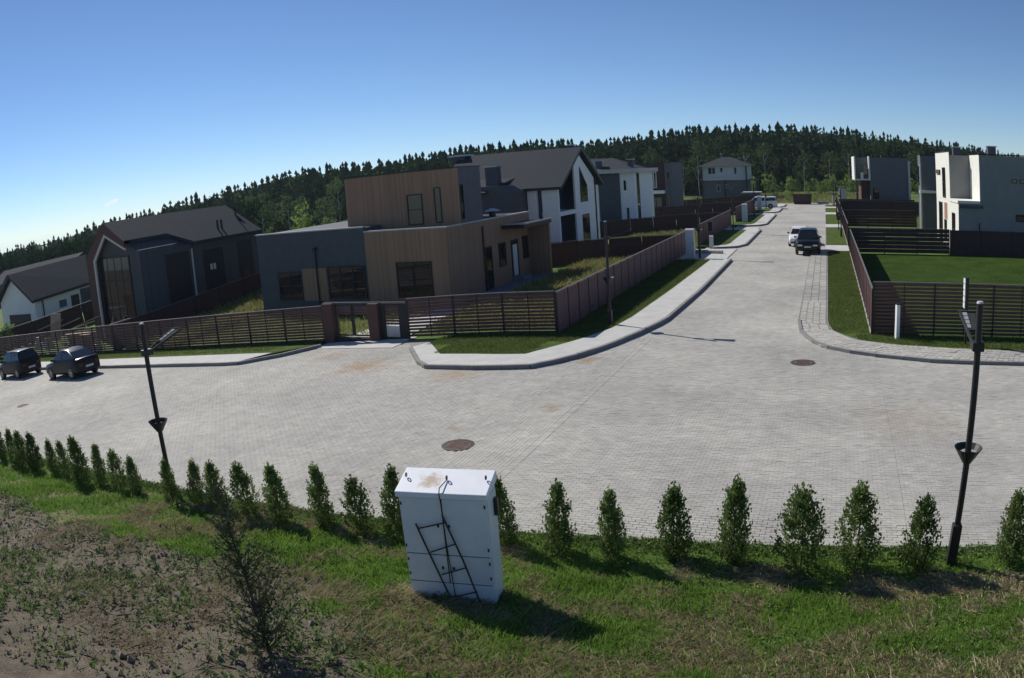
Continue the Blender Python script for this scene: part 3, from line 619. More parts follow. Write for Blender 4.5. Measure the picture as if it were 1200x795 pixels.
nt_.links.new(mixc(nt_, nt_.links, r_.outputs[0], src_, ru.outputs[0]), b_.inputs['Base Color'])
cz = .24
t = thing('electrical_cabinet', cp(0,0,cz), 'tall white electrical cabinet on the lawn with a rust-stained roof', 'electrical cabinet')
part('body', cbox(MB(),0,W_,0,D_,cz-.25,2.18), M['cabw'], t, bevel=.008)
top = MB().hexa([cp(-.035,-.05,2.10),cp(W_+.03,-.05,2.10),cp(W_+.03,D_+.03,2.185),cp(-.035,D_+.03,2.185)],[cp(-.035,-.05,2.19),cp(W_+.03,-.05,2.19),cp(W_+.03,D_+.03,2.345),cp(-.035,D_+.03,2.345)])
rf = part('roof', top, M['rusty_top'], t, bevel=.012)
part('side_panel', cbox(MB(),W_+.001,W_+.012,.03,D_-.03,.35,2.09), M['cabw'], t)
for (a0,a1,z0,z1,lab) in ((.02,.655,1.165,2.085,0),(.675,1.325,1.165,2.085,0),(.02,.655,.68,1.15,0),(.675,1.325,.68,1.15,0)):
    dr = part('door', cbox(MB(),a0,a1,-.014,-.001,z0,z1), M['cabw'], t, bevel=.004)
    for zz in (z0+.1, z1-.12): part('hinge', cbox(MB(), a1-.015 if a0>.5 else a0+.0, a1+.008 if a0>.5 else a0+.02, -.026,-.015, zz, zz+.05), M['darkmetal'], dr)
    part('lock', cbox(MB(), a0+.06 if a0>.5 else a1-.09, a0+.09 if a0>.5 else a1-.06, -.024,-.0145,(z0+z1)/2,(z0+z1)/2+.05), M['darkmetal'], dr)
part('seam', cbox(cbox(cbox(MB(),.656,.674,-.006,-.0005,.68,2.085),.02,1.325,-.006,-.0005,1.151,1.164),.02,1.325,-.006,-.0005,.666,.679), M['darkmetal'], t)
part('plinth_panel', cbox(MB(),.02,1.325,-.014,-.001,cz-.2,.665), M['cabw'], t, bevel=.004)
part('cable_gland', cbox(MB(),W_+.013,W_+.07,D_-.2,D_-.08,1.7,1.98), M['darkmetal'], t, bevel=.02)
def ring(c, r, w, ax, n=14):
    mb = MB(); c = Vector(c); pts = [c+Vector((math.cos(2*math.pi*i/n)*r*ax[0], math.cos(2*math.pi*i/n)*r*ax[1], math.sin(2*math.pi*i/n)*r)) for i in range(n+1)]; return mb.tube(pts, w, 6, False)
for a, d in ((.05,.27),(.70,.24),(1.29,.27)):
    c = cp(a,d,2.19+.155*(d+.05)/.54+.045); ly = part('lifting_eye', ring(c,.028,.009,(e2[0],e2[1])), M['darkmetal'], t)
cb = thing('cord', cp(.68,.2,2.30), 'dark cord tied to the roof eye and hanging down the cabinet doors', 'cord')
part('strand', MB().tube([cp(.70,.26,2.285),cp(.66,.0,2.255),cp(.665,-.06,2.18),cp(.672,-.045,2.0),cp(.69,-.04,1.3),cp(.72,-.04,.7),cp(.745,-.05,.26)], .008, 6), M['darkmetal'], cb)
lp = lambda a,d,z: cp(a*.975-.05,d,z+.06)
ld = thing('ladder', cp(1.1,-.12,.3), 'thin black metal ladder leaning askew against the white cabinet doors', 'ladder')
part('rail', MB().tube([lp(.30,-.05,1.62),lp(.52,-.06,.98),lp(.735,-.09,.40),lp(.775,-.12,.2)], .014, 8), M['darkmetal'], ld); part('rail', MB().tube([lp(.745,-.05,1.78),lp(1.0,-.07,1.08),lp(1.265,-.13,.25)], .014, 8), M['darkmetal'], ld)
for (a,zz,c_,zy,dd) in ((.335,1.545,.775,1.67,-.055),(.49,1.16,.905,1.33,-.062),(.63,.79,1.055,.95,-.075),(.735,.40,1.19,.55,-.1)): part('rung', MB().tube([lp(a,dd,zz),lp(c_,dd-.008,zy)], .011, 6), M['darkmetal'], ld)
# ---------------------------------------------------------------- houses
def win(par, ax, pl, a0, a1, z0, z1, out, nv=0, nh=0, fr=.06, name='window', mt=None, proud=.05, glass=None):
    """framed opening on the plane ax=pl between a0..a1, facing out (+1/-1 along ax)"""
    def bx(mb, b0, b1, c0, c1, d0, d1):
        lo, hi = sorted((pl+out*d0, pl+out*d1))
        return mb.box(b0,b1,lo,hi,c0,c1) if ax == 'y' else mb.box(lo,hi,b0,b1,c0,c1)
    f = MB(); bx(f,a0,a0+fr,z0,z1,.002,proud); bx(f,a1-fr,a1,z0,z1,.002,proud); bx(f,a0+fr,a1-fr,z0,z0+fr,.002,proud); bx(f,a0+fr,a1-fr,z1-fr,z1,.002,proud)
    for k in range(1,nv+1): c = a0+(a1-a0)*k/(nv+1); bx(f,c-fr*.5,c+fr*.5,z0+fr,z1-fr,.004,proud-.004)
    for k in range(1,nh+1): c = z0+(z1-z0)*k/(nh+1); bx(f,a0+fr,a1-fr,c-fr*.35,c+fr*.35,.006,proud-.008)
    w = part(name, f, mt or M['dark_frame'], par)
    part('pane', bx(MB(),a0+fr*.5,a1-fr*.5,z0+fr*.5,z1-fr*.5,.003,.018), glass or M['glass'], w); return w
def B(*a): return MB().box(*a)
# timber house (nearest)
H = thing('house', (-20.1,36.75,-.4), 'flat-roofed timber-clad house with a dark grey wing, nearest the gate', 'house')
X0, X1, Y0, Y1 = -25.55, -20.1, 36.75, 48.8
part('wall', B(X0,X1,Y0,Y1,-1.0,4.02), M['wood'], H)
part('wing_wall', B(-34.2,X0-.003,Y0+.02,47,-1.6,4.3), M['darkwall'], H)
part('parapet_cap', MB().box(X0-.0,X1+.06,Y0-.06,Y0+.22,4.022,4.10).box(X1-.22,X1+.06,Y0+.22,Y1+.04,4.022,4.10), M['metal_cap'], H)
part('parapet_cap', MB().box(-34.25,X0-.02,Y0-.04,Y0+.24,4.302,4.38), M['metal_cap'], H)
part('roof', B(X0+.1,X1-.22,Y0+.22,Y1-.1,3.9,4.035), M['blackroof'], H)
part('upper_wall', B(-28.05,-22.9,38.7,46.5,4.0,7.28), M['wood'], H)
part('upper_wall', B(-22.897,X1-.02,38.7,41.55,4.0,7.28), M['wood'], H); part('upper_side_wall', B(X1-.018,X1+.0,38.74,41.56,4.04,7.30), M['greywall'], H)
part('upper_parapet', MB().box(-28.1,X1+.02,38.65,38.95,7.302,7.38).box(X1-.28,X1+.02,38.95,41.6,7.302,7.38).box(-28.1,-27.8,38.95,46.5,7.302,7.38), M['darkmetal'], H)
win(H,'y',38.7,-23.6,-22.55,4.15,5.97,-1,0,1,.07); win(H,'y',38.7,-21.75,-21.3,4.2,6.27,-1,0,0,.06); win(H,'x',X1,38.78,39.15,4.3,6.35,1,0,0,.05)
win(H,'y',Y0,-23.5,-21.15,.15,2.2,-1,1,1,.08); win(H,'y',Y0+.02,-28.5,-25.7,.15,2.1,-1,2,1,.08); win(H,'y',Y0+.02,-32.6,-30.6,.05,1.88,-1,1,1,.08)
part('timber_panel', B(-30.55,-28.6,Y0-.015,Y0+.015,.0,2.02), M['wood'], H)
part('drainpipe', MB().tube([(-29.3,Y0-.08,3.2),(-29.3,Y0-.08,-.9)], .055, 8), M['darkmetal'], H); part('hopper', B(-29.42,-29.18,Y0-.2,Y0+.0,3.1,3.32), M['darkmetal'], H)
win(H,'x',X1,41.5,42.4,-.25,2.4,1,0,0,.08,'door'); part('drainpipe', MB().tube([(X1+.07,41.25,3.7),(X1+.07,41.25,-.3)], .055, 8), M['darkmetal'], H)
win(H,'x',X1,43.42,44.5,.9,2.42,1,0,0,.08); win(H,'x',X1,47.3,48.25,.95,2.5,1,0,0,.08)
dw = win(H,'x',X1,45.37,46.5,-.1,2.42,1,0,0,.1,'door'); part('door_leaf', B(X1+.02,X1+.035,45.6,46.3,.05,2.1), M['doorwhite'], dw)
part('porch_wall', B(X1+.003,-18.6,48.5,48.8,-.6,3.25), M['wood'], H)
cn = part('canopy', B(X1+.003,-18.5,44.1,48.9,3.26,3.5), M['darkmetal'], H); part('canopy_edge', MB().box(-18.52,-18.44,44.1,48.9,3.505,3.6).box(X1+.003,-18.52,44.05,44.13,3.505,3.6), M['metal_cap'], cn)
vt = part('roof_vent', MB().tube([(-20.7,44.2,4.0),(-20.7,44.2,4.45)], .22, 10), M['darkmetal'], H); part('vent_cap', MB().tube([(-20.7,44.2,4.45),(-20.7,44.2,4.62)], [.55,.1], 12), M['metal_cap'], vt)
# ac / step
part('door_step', B(X1+.003,-19.3,45.2,46.7,-.3,.02), M['terrace'], H)
# white and navy gable house
Hn = thing('house', (-20.85,57,-.5), 'white and navy gabled house with a steep charcoal roof behind the timber house', 'house')
gx, ya, yb, yr, ze, zr = -20.85, 57.0, 68.0, 62.4, 5.45, 8.55
xw = -31.8
def gable_roof(mb, x0, x1, y0, y1, yr, ze, zr, th=.22):
    mb.hexa([(x0,y0,ze),(x1,y0,ze),(x1,yr,zr),(x0,yr,zr)],[(x0,y0,ze+th),(x1,y0,ze+th),(x1,yr,zr+th),(x0,yr,zr+th)])
    return mb.hexa([(x0,yr,zr),(x1,yr,zr),(x1,y1,ze),(x0,y1,ze)],[(x0,yr,zr+th),(x1,yr,zr+th),(x1,y1,ze+th),(x0,y1,ze+th)])
part('wall', MB().extr([(xw,ya+.4,-1),(xw,yb-.4,-1),(xw,yb-.4,5.5),(xw,yr,8.4),(xw,ya+.4,5.5)], (9.3,0,0)), M['bluewall'], Hn)
part('front_wall', MB().box(-23.5,-22.72,ya,ya+.5,-1,5.42).box(-22.25,gx,ya,ya+.22,-1,5.42).box(-22.72,-22.25,ya,ya+.5,-1,2.95), M['white'], Hn)
win(Hn,'y',ya+.42,-22.72,-22.25,2.97,5.4,-1,0,0,.05)
part('balcony_floor', B(-22.4,gx+.02,ya+.23,61.19,3.15,3.5), M['white'], Hn); part('balcony_rail', B(gx-.02,gx+.04,ya+.5,60.9,3.56,3.6), M['darkmetal'], Hn)
part('gable_frame', MB().extr([(gx-.14,61.2,-1),(gx-.14,61.2,7.75),(gx-.14,yr,8.3),(gx-.14,66.6,6.05),(gx-.14,66.6,-1)], (.14,0,0)), M['white'], Hn)
part('side_strip', B(gx-.9,gx-.1,66.9,68.0,-1,5.35), M['white'], Hn)
part('gable_wall', MB().extr([(gx-1.6,ya+.5,-1),(gx-1.6,yb-.2,-1),(gx-1.6,yb-.2,5.45),(gx-1.6,yr,8.35),(gx-1.6,ya+.5,5.45)], (.06,0,0)), M['bluewall'], Hn)
f_ = MB(); 
gw = part('window', MB().extr([(gx+.002,62.5,4.0),(gx+.002,64.5,4.0),(gx+.002,64.5,5.4),(gx+.002,62.6,7.1)], (.04,0,0)), M['dark_frame'], Hn); part('pane', MB().extr([(gx+.043,62.62,4.1),(gx+.043,64.4,4.1),(gx+.043,64.4,5.35),(gx+.043,62.7,6.9)], (.012,0,0)), M['glass'], gw)
win(Hn,'x',gx,62.7,64.6,-.2,2.9,1,0,0,.08); 
part('downpipe', MB().tube([(gx+.05,66.72,5.9),(gx+.05,66.72,-.5)], .07, 8), M['darkmetal'], Hn)
part('roof', gable_roof(MB(), xw-.2, gx+.35, ya-.35, yb+.35, yr, 5.3, 8.55), M['charcoal'], Hn)
part('barge_board', MB().bar((gx+.39,ya-.4,5.42),(gx+.39,yr,8.68),.06,.28).bar((gx+.39,yr,8.68),(gx+.39,yb+.4,5.42),.06,.28), M['darkmetal'], Hn)
part('dark_wing', MB().extr([(-26.9,55.6,-1),(-23.6,55.6,-1),(-23.6,55.6,5.4),(-24.6,55.6,5.9),(-26.9,55.6,5.9)], (0,1.8,0)), M['darkwall'], Hn)
part('wing_roof', MB().hexa([(-32,55.2,5.25),(-26.4,55.2,5.25),(-24.9,58.6,6.4),(-32,58.6,6.4)],[(-32,55.2,5.42),(-26.4,55.2,5.42),(-24.9,58.6,6.57),(-32,58.6,6.57)]), M['charcoal'], Hn)
ch = part('chimney', B(-26.85,-25.85,56.5,57.4,4.8,7.45), M['darkwall'], Hn); part('chimney_cap', B(-26.95,-25.75,56.4,57.5,7.453,7.57), M['metal_cap'], ch)
ch = part('chimney', B(-32.6,-31.3,61.8,63.2,6,8.75), M['darkwall'], Hn); part('chimney_cap', B(-32.8,-31.1,61.6,63.4,8.753,8.9), M['metal_cap'], ch)
ch = part('chimney', B(-22.2,-21.7,63.9,64.4,7,9.0), M['darkmetal'], Hn); part('chimney_cap', B(-22.3,-21.6,63.8,64.5,9.003,9.1), M['metal_cap'], ch)
# white and charcoal block house
Hb = thing('house', (-20.9,82,-.5), 'block house with white corner strips round a charcoal wall under a low hipped roof', 'house')
part('wall', B(-25.1,-20.95,82,91,-1,6.3), M['white'], Hb); part('dark_wall', B(-25.12,-22.65,81.9,81.997,-1,6.3), M['darkwall'], Hb); part('rear_wall', B(-35,-25.12,82.4,91,-1,6.3), M['white'], Hb)
win(Hb,'y',82,-22.2,-21.95,4.35,5.45,-1,0,0,.05); win(Hb,'y',82,-22.0,-21.75,.9,2.4,-1,0,0,.05); win(Hb,'x',-20.95,82.9,84.0,1.0,6.2,1,0,2,.06)
part('roof', MB().add([(-35.6,81.4,6.32),(-20.4,81.4,6.32),(-20.4,91.6,6.32),(-35.6,91.6,6.32),(-30,86.5,8.1),(-24.5,86.5,8.1)],[(3,2,1,0),(0,1,5,4),(1,2,5),(2,3,4,5),(3,0,4)]), M['charcoal'], Hb)
part('fascia', MB().box(-35.6,-20.4,81.36,81.42,6.3,6.75).box(-20.42,-20.36,81.42,91.6,6.3,6.75), M['trim'], Hb)
for x,y in ((-25.4,83.5),(-21.9,84.5)):
    ch = part('chimney', B(x-.3,x+.3,y-.3,y+.3,6.5,7.75), M['darkwall'], Hb); part('chimney_cap', B(x-.4,x+.4,y-.4,y+.4,7.753,7.85), M['metal_cap'], ch)
# two-tone cube house
Hc = thing('house', (-22.6,106,-.5), 'two-tone dark cube house with one white balcony ledge', 'house')
part('wall', B(-32,-22.6,106,114,-1,7.4), M['panel_red'], Hc); part('side_wall', B(-22.597,-21.6,105.9,114,-1,7.4), M['greywall'], Hc)
part('balcony_ledge', B(-25.3,-22.62,104.9,105.99,3.1,3.55), M['white'], Hc); win(Hc,'y',106,-24.3,-23.85,3.9,6.2,-1,0,0,.08,mt=M['white']); win(Hc,'y',106,-24.9,-23.2,.2,2.6,-1,1,0,.07); win(Hc,'y',105.9,-22.3,-22.0,4,6,-1,0,0,.05); win(Hc,'y',105.9,-22.3,-22.0,.6,2.8,-1,0,0,.05)
part('parapet', MB().box(-32.05,-21.55,105.85,106.1,7.402,7.5).box(-21.75,-21.55,106.1,114,7.402,7.5), M['darkmetal'], Hc)
# hip-roofed house at the far end
Hw = thing('house', (-19.6,150,-.5), 'two storey house with a pale upper floor and hip roof before the forest', 'house')
part('lower_wall', B(-24.3,-15.6,150,159,-1,4.3), M['greywall'], Hw); part('upper_wall', B(-24.5,-15.4,149.9,159.1,4.302,6.75), M['greywhite'], Hw)
part('band', B(-24.7,-15.2,149.6,159.2,4.0,4.42), M['trim'], Hw)
part('roof', MB().add([(-25.2,149.2,6.752),(-14.6,149.2,6.752),(-14.6,160,6.752),(-25.2,160,6.752),(-21,154.6,8.6),(-19,154.6,8.6)],[(3,2,1,0),(0,1,5,4),(1,2,5),(2,3,4,5),(3,0,4)]), M['charcoal'], Hw)
for a in ((-23.1,-22.5,5.3,6.5),(-22.3,-21.8,5.3,6.5),(-20.7,-20.3,5.6,6.4),(-17.9,-17.5,5.2,6.4)): win(Hw,'y',149.9,*a,-1,0,0,.08)
for a in ((-21.6,-20.9,1.8,3.1),(-19.8,-19.3,2.4,3.2)): win(Hw,'y',150,*a,-1,0,0,.1,mt=M['trim'])
for x in (-24.4,-19.9,-15.5): part('column', B(x-.14,x+.14,149.3,149.6,-1,6.7 if x != -19.9 else 4.0), M['darkmetal'], Hw)
part('porch', MB().box(-15.19,-13.6,150.5,156,3.9,4.1).box(-13.8,-13.65,150.6,150.75,-.6,3.9).box(-13.8,-13.65,155.6,155.75,-.6,3.9), M['greywall'], Hw)
ch = part('chimney', B(-17.2,-16.8,152.6,153,7,8.3), M['darkwall'], Hw); part('chimney_cap', B(-17.3,-16.7,152.5,153.1,8.303,8.4), M['metal_cap'], ch)
# white house on the right
Hr = thing('house', (10.6,58.5,0), 'big white house on the right with a sunlit stair tower and a recessed upper balcony', 'house')
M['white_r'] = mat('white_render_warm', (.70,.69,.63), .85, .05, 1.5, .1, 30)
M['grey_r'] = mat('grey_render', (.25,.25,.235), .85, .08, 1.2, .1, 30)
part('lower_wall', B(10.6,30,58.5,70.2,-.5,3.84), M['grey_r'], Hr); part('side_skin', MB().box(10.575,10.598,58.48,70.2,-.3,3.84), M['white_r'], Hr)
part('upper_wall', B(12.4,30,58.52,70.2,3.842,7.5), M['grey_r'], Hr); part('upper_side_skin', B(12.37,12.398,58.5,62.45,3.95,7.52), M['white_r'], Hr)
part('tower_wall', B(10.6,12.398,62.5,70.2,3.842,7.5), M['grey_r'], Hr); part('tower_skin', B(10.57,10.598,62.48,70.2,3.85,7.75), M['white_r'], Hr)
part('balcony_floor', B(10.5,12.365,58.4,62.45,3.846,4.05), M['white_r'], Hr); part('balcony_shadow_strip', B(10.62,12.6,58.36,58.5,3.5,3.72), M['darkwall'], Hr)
part('parapet', MB().box(12.35,30,58.45,58.75,7.522,7.62).box(10.55,10.85,62.4,70.2,7.752,7.85), M['darkmetal'], Hr)
win(Hr,'x',10.57,64.6,66.2,4.0,6.5,-1,0,1,.06); win(Hr,'x',10.575,64.3,65.6,.6,2.2,-1,0,0,.06); win(Hr,'x',10.575,60.0,61.5,.5,3.0,-1,0,0,.06)
part('rust_panel', B(10.555,10.574,64.0,65.6,2.25,3.6), mat('terracotta_panel', (.32,.16,.11), .8, .2, 4), Hr)
dr = win(Hr,'x',10.575,66.6,68.6,-.1,3.55,-1,0,0,.08,'door',mt=M['brick']); part('wall_lamp', B(10.42,10.565,67.4,69.6,5.95,6.3), M['brick'], Hr)
for a in ((15.1,15.55,5.5,5.8),(15.8,17.2,5.5,5.8),(15.4,17.6,2.6,3.15)): win(Hr,'y',58.52 if a[2]>4 else 58.5,*a,-1,0,0,.05)
part('vent_pipe', MB().tube([(12.3,58.42,.4),(12.3,58.42,2.4)], .05, 8), M['darkmetal'], Hr)
for x,y in ((13.9,60.5),(11.9,66)):
    ch = part('chimney', B(x-.35,x+.35,y-.3,y+.3,7.4,8.2), M['darkwall'], Hr); part('chimney_cap', B(x-.42,x+.42,y-.37,y+.37,8.203,8.28), M['metal_cap'], ch)
# grey house behind it
Hg = thing('house', (10.2,78,0), 'slate grey house with pale side pillars, half hidden behind the big white house', 'house')
part('wall', B(10.3,24,78.2,80.6,-.5,7.6), M['greywall'], Hg); part('balcony_floor', B(9.95,12.5,77.7,78.19,3.9,4.15), M['white_r'], Hg); part('pillar', B(9.98,10.13,77.75,77.9,-.3,3.9), M['white_r'], Hg); part('pillar', B(9.98,10.13,77.75,77.9,4.15,6.8), M['white_r'], Hg); part('side_wall', B(10.15,10.297,78.3,80.6,-.5,7.7), M['greywall'], Hg)
win(Hg,'x',10.15,78.8,80.2,4.6,6.6,-1,0,0,.07); part('parapet', B(10.1,24,78.15,78.4,7.602,7.8), M['darkmetal'], Hg)
# grey block with white balcony
Hk = thing('house', (6.7,105,0), 'plain slate grey block house with a boxed white balcony facing the street', 'house')
part('wall', B(6.7,12.3,109.5,122,-.5,7.7), M['greywall'], Hk); part('balcony_wall', B(4.6,6.697,111.5,120,4.7,7.75), M['greywall'], Hk)
part('balcony_frame', MB().box(4.4,4.6,110.2,120,4.5,7.9).box(6.5,6.697,109.4,111.49,4.5,7.9).box(4.6,6.5,110.2,111.49,4.5,4.7), M['white_r'], Hk)
win(Hk,'y',111.5,5.7,6.45,5.2,6.7,-1,0,1,.07); part('balcony_front', B(5.3,5.7,110.0,110.15,4.7,5.6), M['white_r'], Hk); part('lower_wall', B(5.4,6.697,112,120,-.5,4.49), M['brick'], Hk)
part('pillar', B(4.6,4.85,110.4,110.65,-.3,4.5), M['brick'], Hk); win(Hk,'y',109.5,7.0,7.9,.2,3.4,-1,0,0,.08); part('corner_strip', B(12.303,12.6,109.4,122,-.5,7.3), M['trim'], Hk)
for x in (9.0,11.5): part('roof_vent', B(x-.2,x+.2,111,111.4,7.7,8.1), M['darkmetal'], Hk)
Hs = thing('shed', (3.4,118,0), 'small pale shed with a flat top far up the right side', 'shed'); part('wall', B(2.6,3.9,140,142,-.2,2.5), M['trim'], Hs); part('roof', B(2.4,4.1,139.8,142.2,2.502,2.7), M['darkwall'], Hs)
# black barn-roofed house on the left
Hl = thing('house', (-43,33.5,-1.6), 'black gabled house with a brick-framed glazed front and long dark roof', 'house')
xa, xr, xb, yf, ye = -49.15, -46.7, -43.0, 33.3, 46.4
zb, zr_, za = 3.95, 6.3, 4.2
zk = lambda x: zr_+(x-xr)*(zb-zr_)/(xb+.35-xr) if x > xr else zr_+(xr-x)*(za-zr_)/(xr-xa)
xc_ = -44.15
part('wall', MB().extr([(xa+.15,yf+.45,-4),(xb,yf+.45,-4),(xb,yf+.45,zk(xb)-.12),(xr,yf+.45,zr_-.12),(xa+.15,yf+.45,zk(xa+.15)-.12)], (0,ye-yf-.55,0)), M['darkbarn'], Hl)
part('front_bay', B(xc_-.0,xb+.02,yf+.4,37.4,-4,4.28), M['darkbarn'], Hl)
th = .26; q = lambda x,y,z: (x,y,z)
part('roof', MB().hexa([q(xa-.3,yf,zk(xa-.3)),q(xr,yf,zr_),q(xr,ye+.3,zr_),q(xa-.3,ye+.3,zk(xa-.3))],[q(xa-.3,yf,zk(xa-.3)+th),q(xr,yf,zr_+th),q(xr,ye+.3,zr_+th),q(xa-.3,ye+.3,zk(xa-.3)+th)])
    .hexa([q(xr,yf,zr_),q(xc_,yf,zk(xc_)),q(xc_,37.5,zk(xc_)),q(xr,37.5,zr_)],[q(xr,yf,zr_+th),q(xc_,yf,zk(xc_)+th),q(xc_,37.5,zk(xc_)+th),q(xr,37.5,zr_+th)])
    .hexa([q(xr,37.5,zr_),q(xc_,37.5,zk(xc_)),q(xb+.35,38.9,zb),q(xr,38.9,zr_)],[q(xr,37.5,zr_+th),q(xc_,37.5,zk(xc_)+th),q(xb+.35,38.9,zb+th),q(xr,38.9,zr_+th)])
    .hexa([q(xr,38.9,zr_),q(xb+.35,38.9,zb),q(xb+.35,ye+.3,zb),q(xr,ye+.3,zr_)],[q(xr,38.9,zr_+th),q(xb+.35,38.9,zb+th),q(xb+.35,ye+.3,zb+th),q(xr,ye+.3,zr_+th)]), M['charcoal'], Hl)
ol = [(xa-.2,-4.),(xa-.2,4.1),(xr,6.52),(xc_,zk(xc_)+.26)]; il = [(xa+.75,-4.),(xa+.75,3.85),(xr+.1,5.72),(xc_,zk(xc_)-.25)]
bf = MB(); tf = MB(); il2 = [(xa+.98,-4.),(xa+.98,3.78),(xr+.15,5.5),(xc_,zk(xc_)-.42)]
for i in range(3):
    c_ = [(*ol[i],),(*ol[i+1],),(*il[i+1],),(*il[i],)]; bf.hexa([(p[0],yf-.05,p[1]) for p in c_],[(p[0],yf+.5,p[1]) for p in c_])
    c_ = [(*il[i],),(*il[i+1],),(*il2[i+1],),(*il2[i],)]; tf.hexa([(p[0],yf-.04,p[1]) for p in c_],[(p[0],yf+.1,p[1]) for p in c_])
part('brick_frame', bf, M['brick'], Hl); part('frame_lining', tf, M['trim'], Hl)
gl = part('window', B(-48.1,-44.3,yf+.38,yf+.449,-1.2,4.0), M['dark_frame'], Hl)
for i in range(4):
    for k in range(3): part('pane', B(-48.0+i*.93,-47.18+i*.93,yf+.36,yf+.379,-1.1+k*1.7,.5+k*1.7), M['glass'], gl)
part('recess', B(xb+.003,xb+.03,36.1,38.5,-4,3.6), M['dark_frame'], Hl); part('drainpipe', MB().tube([(xb+.12,38.75,3.7),(xb+.12,38.75,-2)], .07, 8), M['trim'], Hl)
for (a,c,z0,z1) in ((40.0,42.2,-1.8,3.4),(43.9,45.6,-1.8,3.6)): part('cladding_panel', B(xb+.003,xb+.035,a,c,z0,z1), M['dark_frame'], Hl)
w = win(Hl,'x',xb+.036,40.5,41.3,1.75,2.35,1,1,0,.07,mt=M['dark_frame'],glass=M['doorwhite']); win(Hl,'x',xb+.036,44.2,45.2,-.6,1.4,1,0,0,.07)
for (x,y,h) in ((-43.6,42.5,1.0),(-43.6,42.95,1.0)): part('flue', MB().tube([(x,y,zk(x)),(x,y,zk(x)+h)], .09, 8), M['darkmetal'], Hl)
part('roof_ladder', MB().bar((-43.1,46.0,4.3),(-44.9,46.0,5.65),.08,.12).bar((-44.9,46,5.6),(-44.9,46,6.3),.1), M['darkmetal'], Hl)
# white cottage at far left, rotated a little from the street grid
aR = math.radians(10); O2 = np.array([-67.3,38.])
def R2(a, d, z): return (O2[0]+a*math.cos(aR)-d*math.sin(aR), O2[1]+a*math.sin(aR)+d*math.cos(aR), z)
Hq = thing('house', R2(0,0,-3), 'low white cottage with a grey pitched roof at the far left', 'house')
def rb(mb,a0,a1,d0,d1,z0,z1): return mb.hexa([R2(a0,d0,z0),R2(a1,d0,z0),R2(a1,d1,z0),R2(a0,d1,z0)],[R2(a0,d0,z1),R2(a1,d0,z1),R2(a1,d1,z1),R2(a0,d1,z1)])
wl = MB(); pts = [(-6.,-4.5),(0,-4.5),(0,.3),(-3.08,2.85),(-6.,.3)]
wl.add([R2(a,.15,z) for a,z in pts]+[R2(a,10.5,z) for a,z in pts], [(4,3,2,1,0),(5,6,7,8,9)]+[(i,(i+1)%5,(i+1)%5+5,i+5) for i in range(5)])
part('wall', wl, M['white'], Hq)
part('roof', MB().hexa([R2(-6.6,-.5,-.15),R2(-3.08,-.5,2.85),R2(-3.08,11.5,3.2),R2(-6.6,11.5,.1)],[R2(-6.6,-.5,.1),R2(-3.08,-.5,3.1),R2(-3.08,11.5,3.45),R2(-6.6,11.5,.35)]).hexa([R2(-3.08,-.5,2.85),R2(.5,-.5,.1),R2(.5,9.2,.5),R2(-3.08,11.5,3.2)],[R2(-3.08,-.5,3.1),R2(.5,-.5,.35),R2(.5,9.2,.75),R2(-3.08,11.5,3.45)]), M['charcoal'], Hq)
part('barge_board', MB().bar(R2(-6.7,-.55,0),R2(-3.08,-.55,3.0),.08,.35).bar(R2(-3.08,-.55,3.0),R2(.6,-.55,.22),.08,.35), M['darkmetal'], Hq)
part('door', rb(MB(),-4.6,-1.0,.05,.14,-4.2,-1.0), M['dark_frame'], Hq)
part('window', rb(MB(),.003,.06,5.4,6.6,-2.2,-.2), M['dark_frame'], Hq); part('window', rb(MB(),.003,.06,6.9,8.9,-2.6,.2), M['darkwall'], Hq); part('vent_box', rb(MB(),.003,.12,3.6,4.6,-1.1,-.4), M['greywall'], Hq)
part('drainpipe', MB().tube([R2(.1,1.2,.2),R2(.1,1.2,-4)], .07, 8), M['darkmetal'], Hq)
Hz = thing('house', (-108,60,-6), 'house with a long grey roof rising behind the white cottage', 'house')
part('roof', MB().hexa([(-121,58,-1.6),(-100,61.5,-.2),(-100,67,2.5),(-121,63,1.2)],[(-121,58,-1.35),(-100,61.5,.05),(-100,67,2.75),(-121,63,1.45)]), M['charcoal'], Hz); part('wall', MB().hexa([(-120,58.8,-7),(-99.5,62,-7),(-99.5,70,-7),(-120,66,-7)],[(-120,58.8,-.7),(-99.5,62,1.),(-99.5,70,1.),(-120,66,.5)]), M['greywall'], Hz)
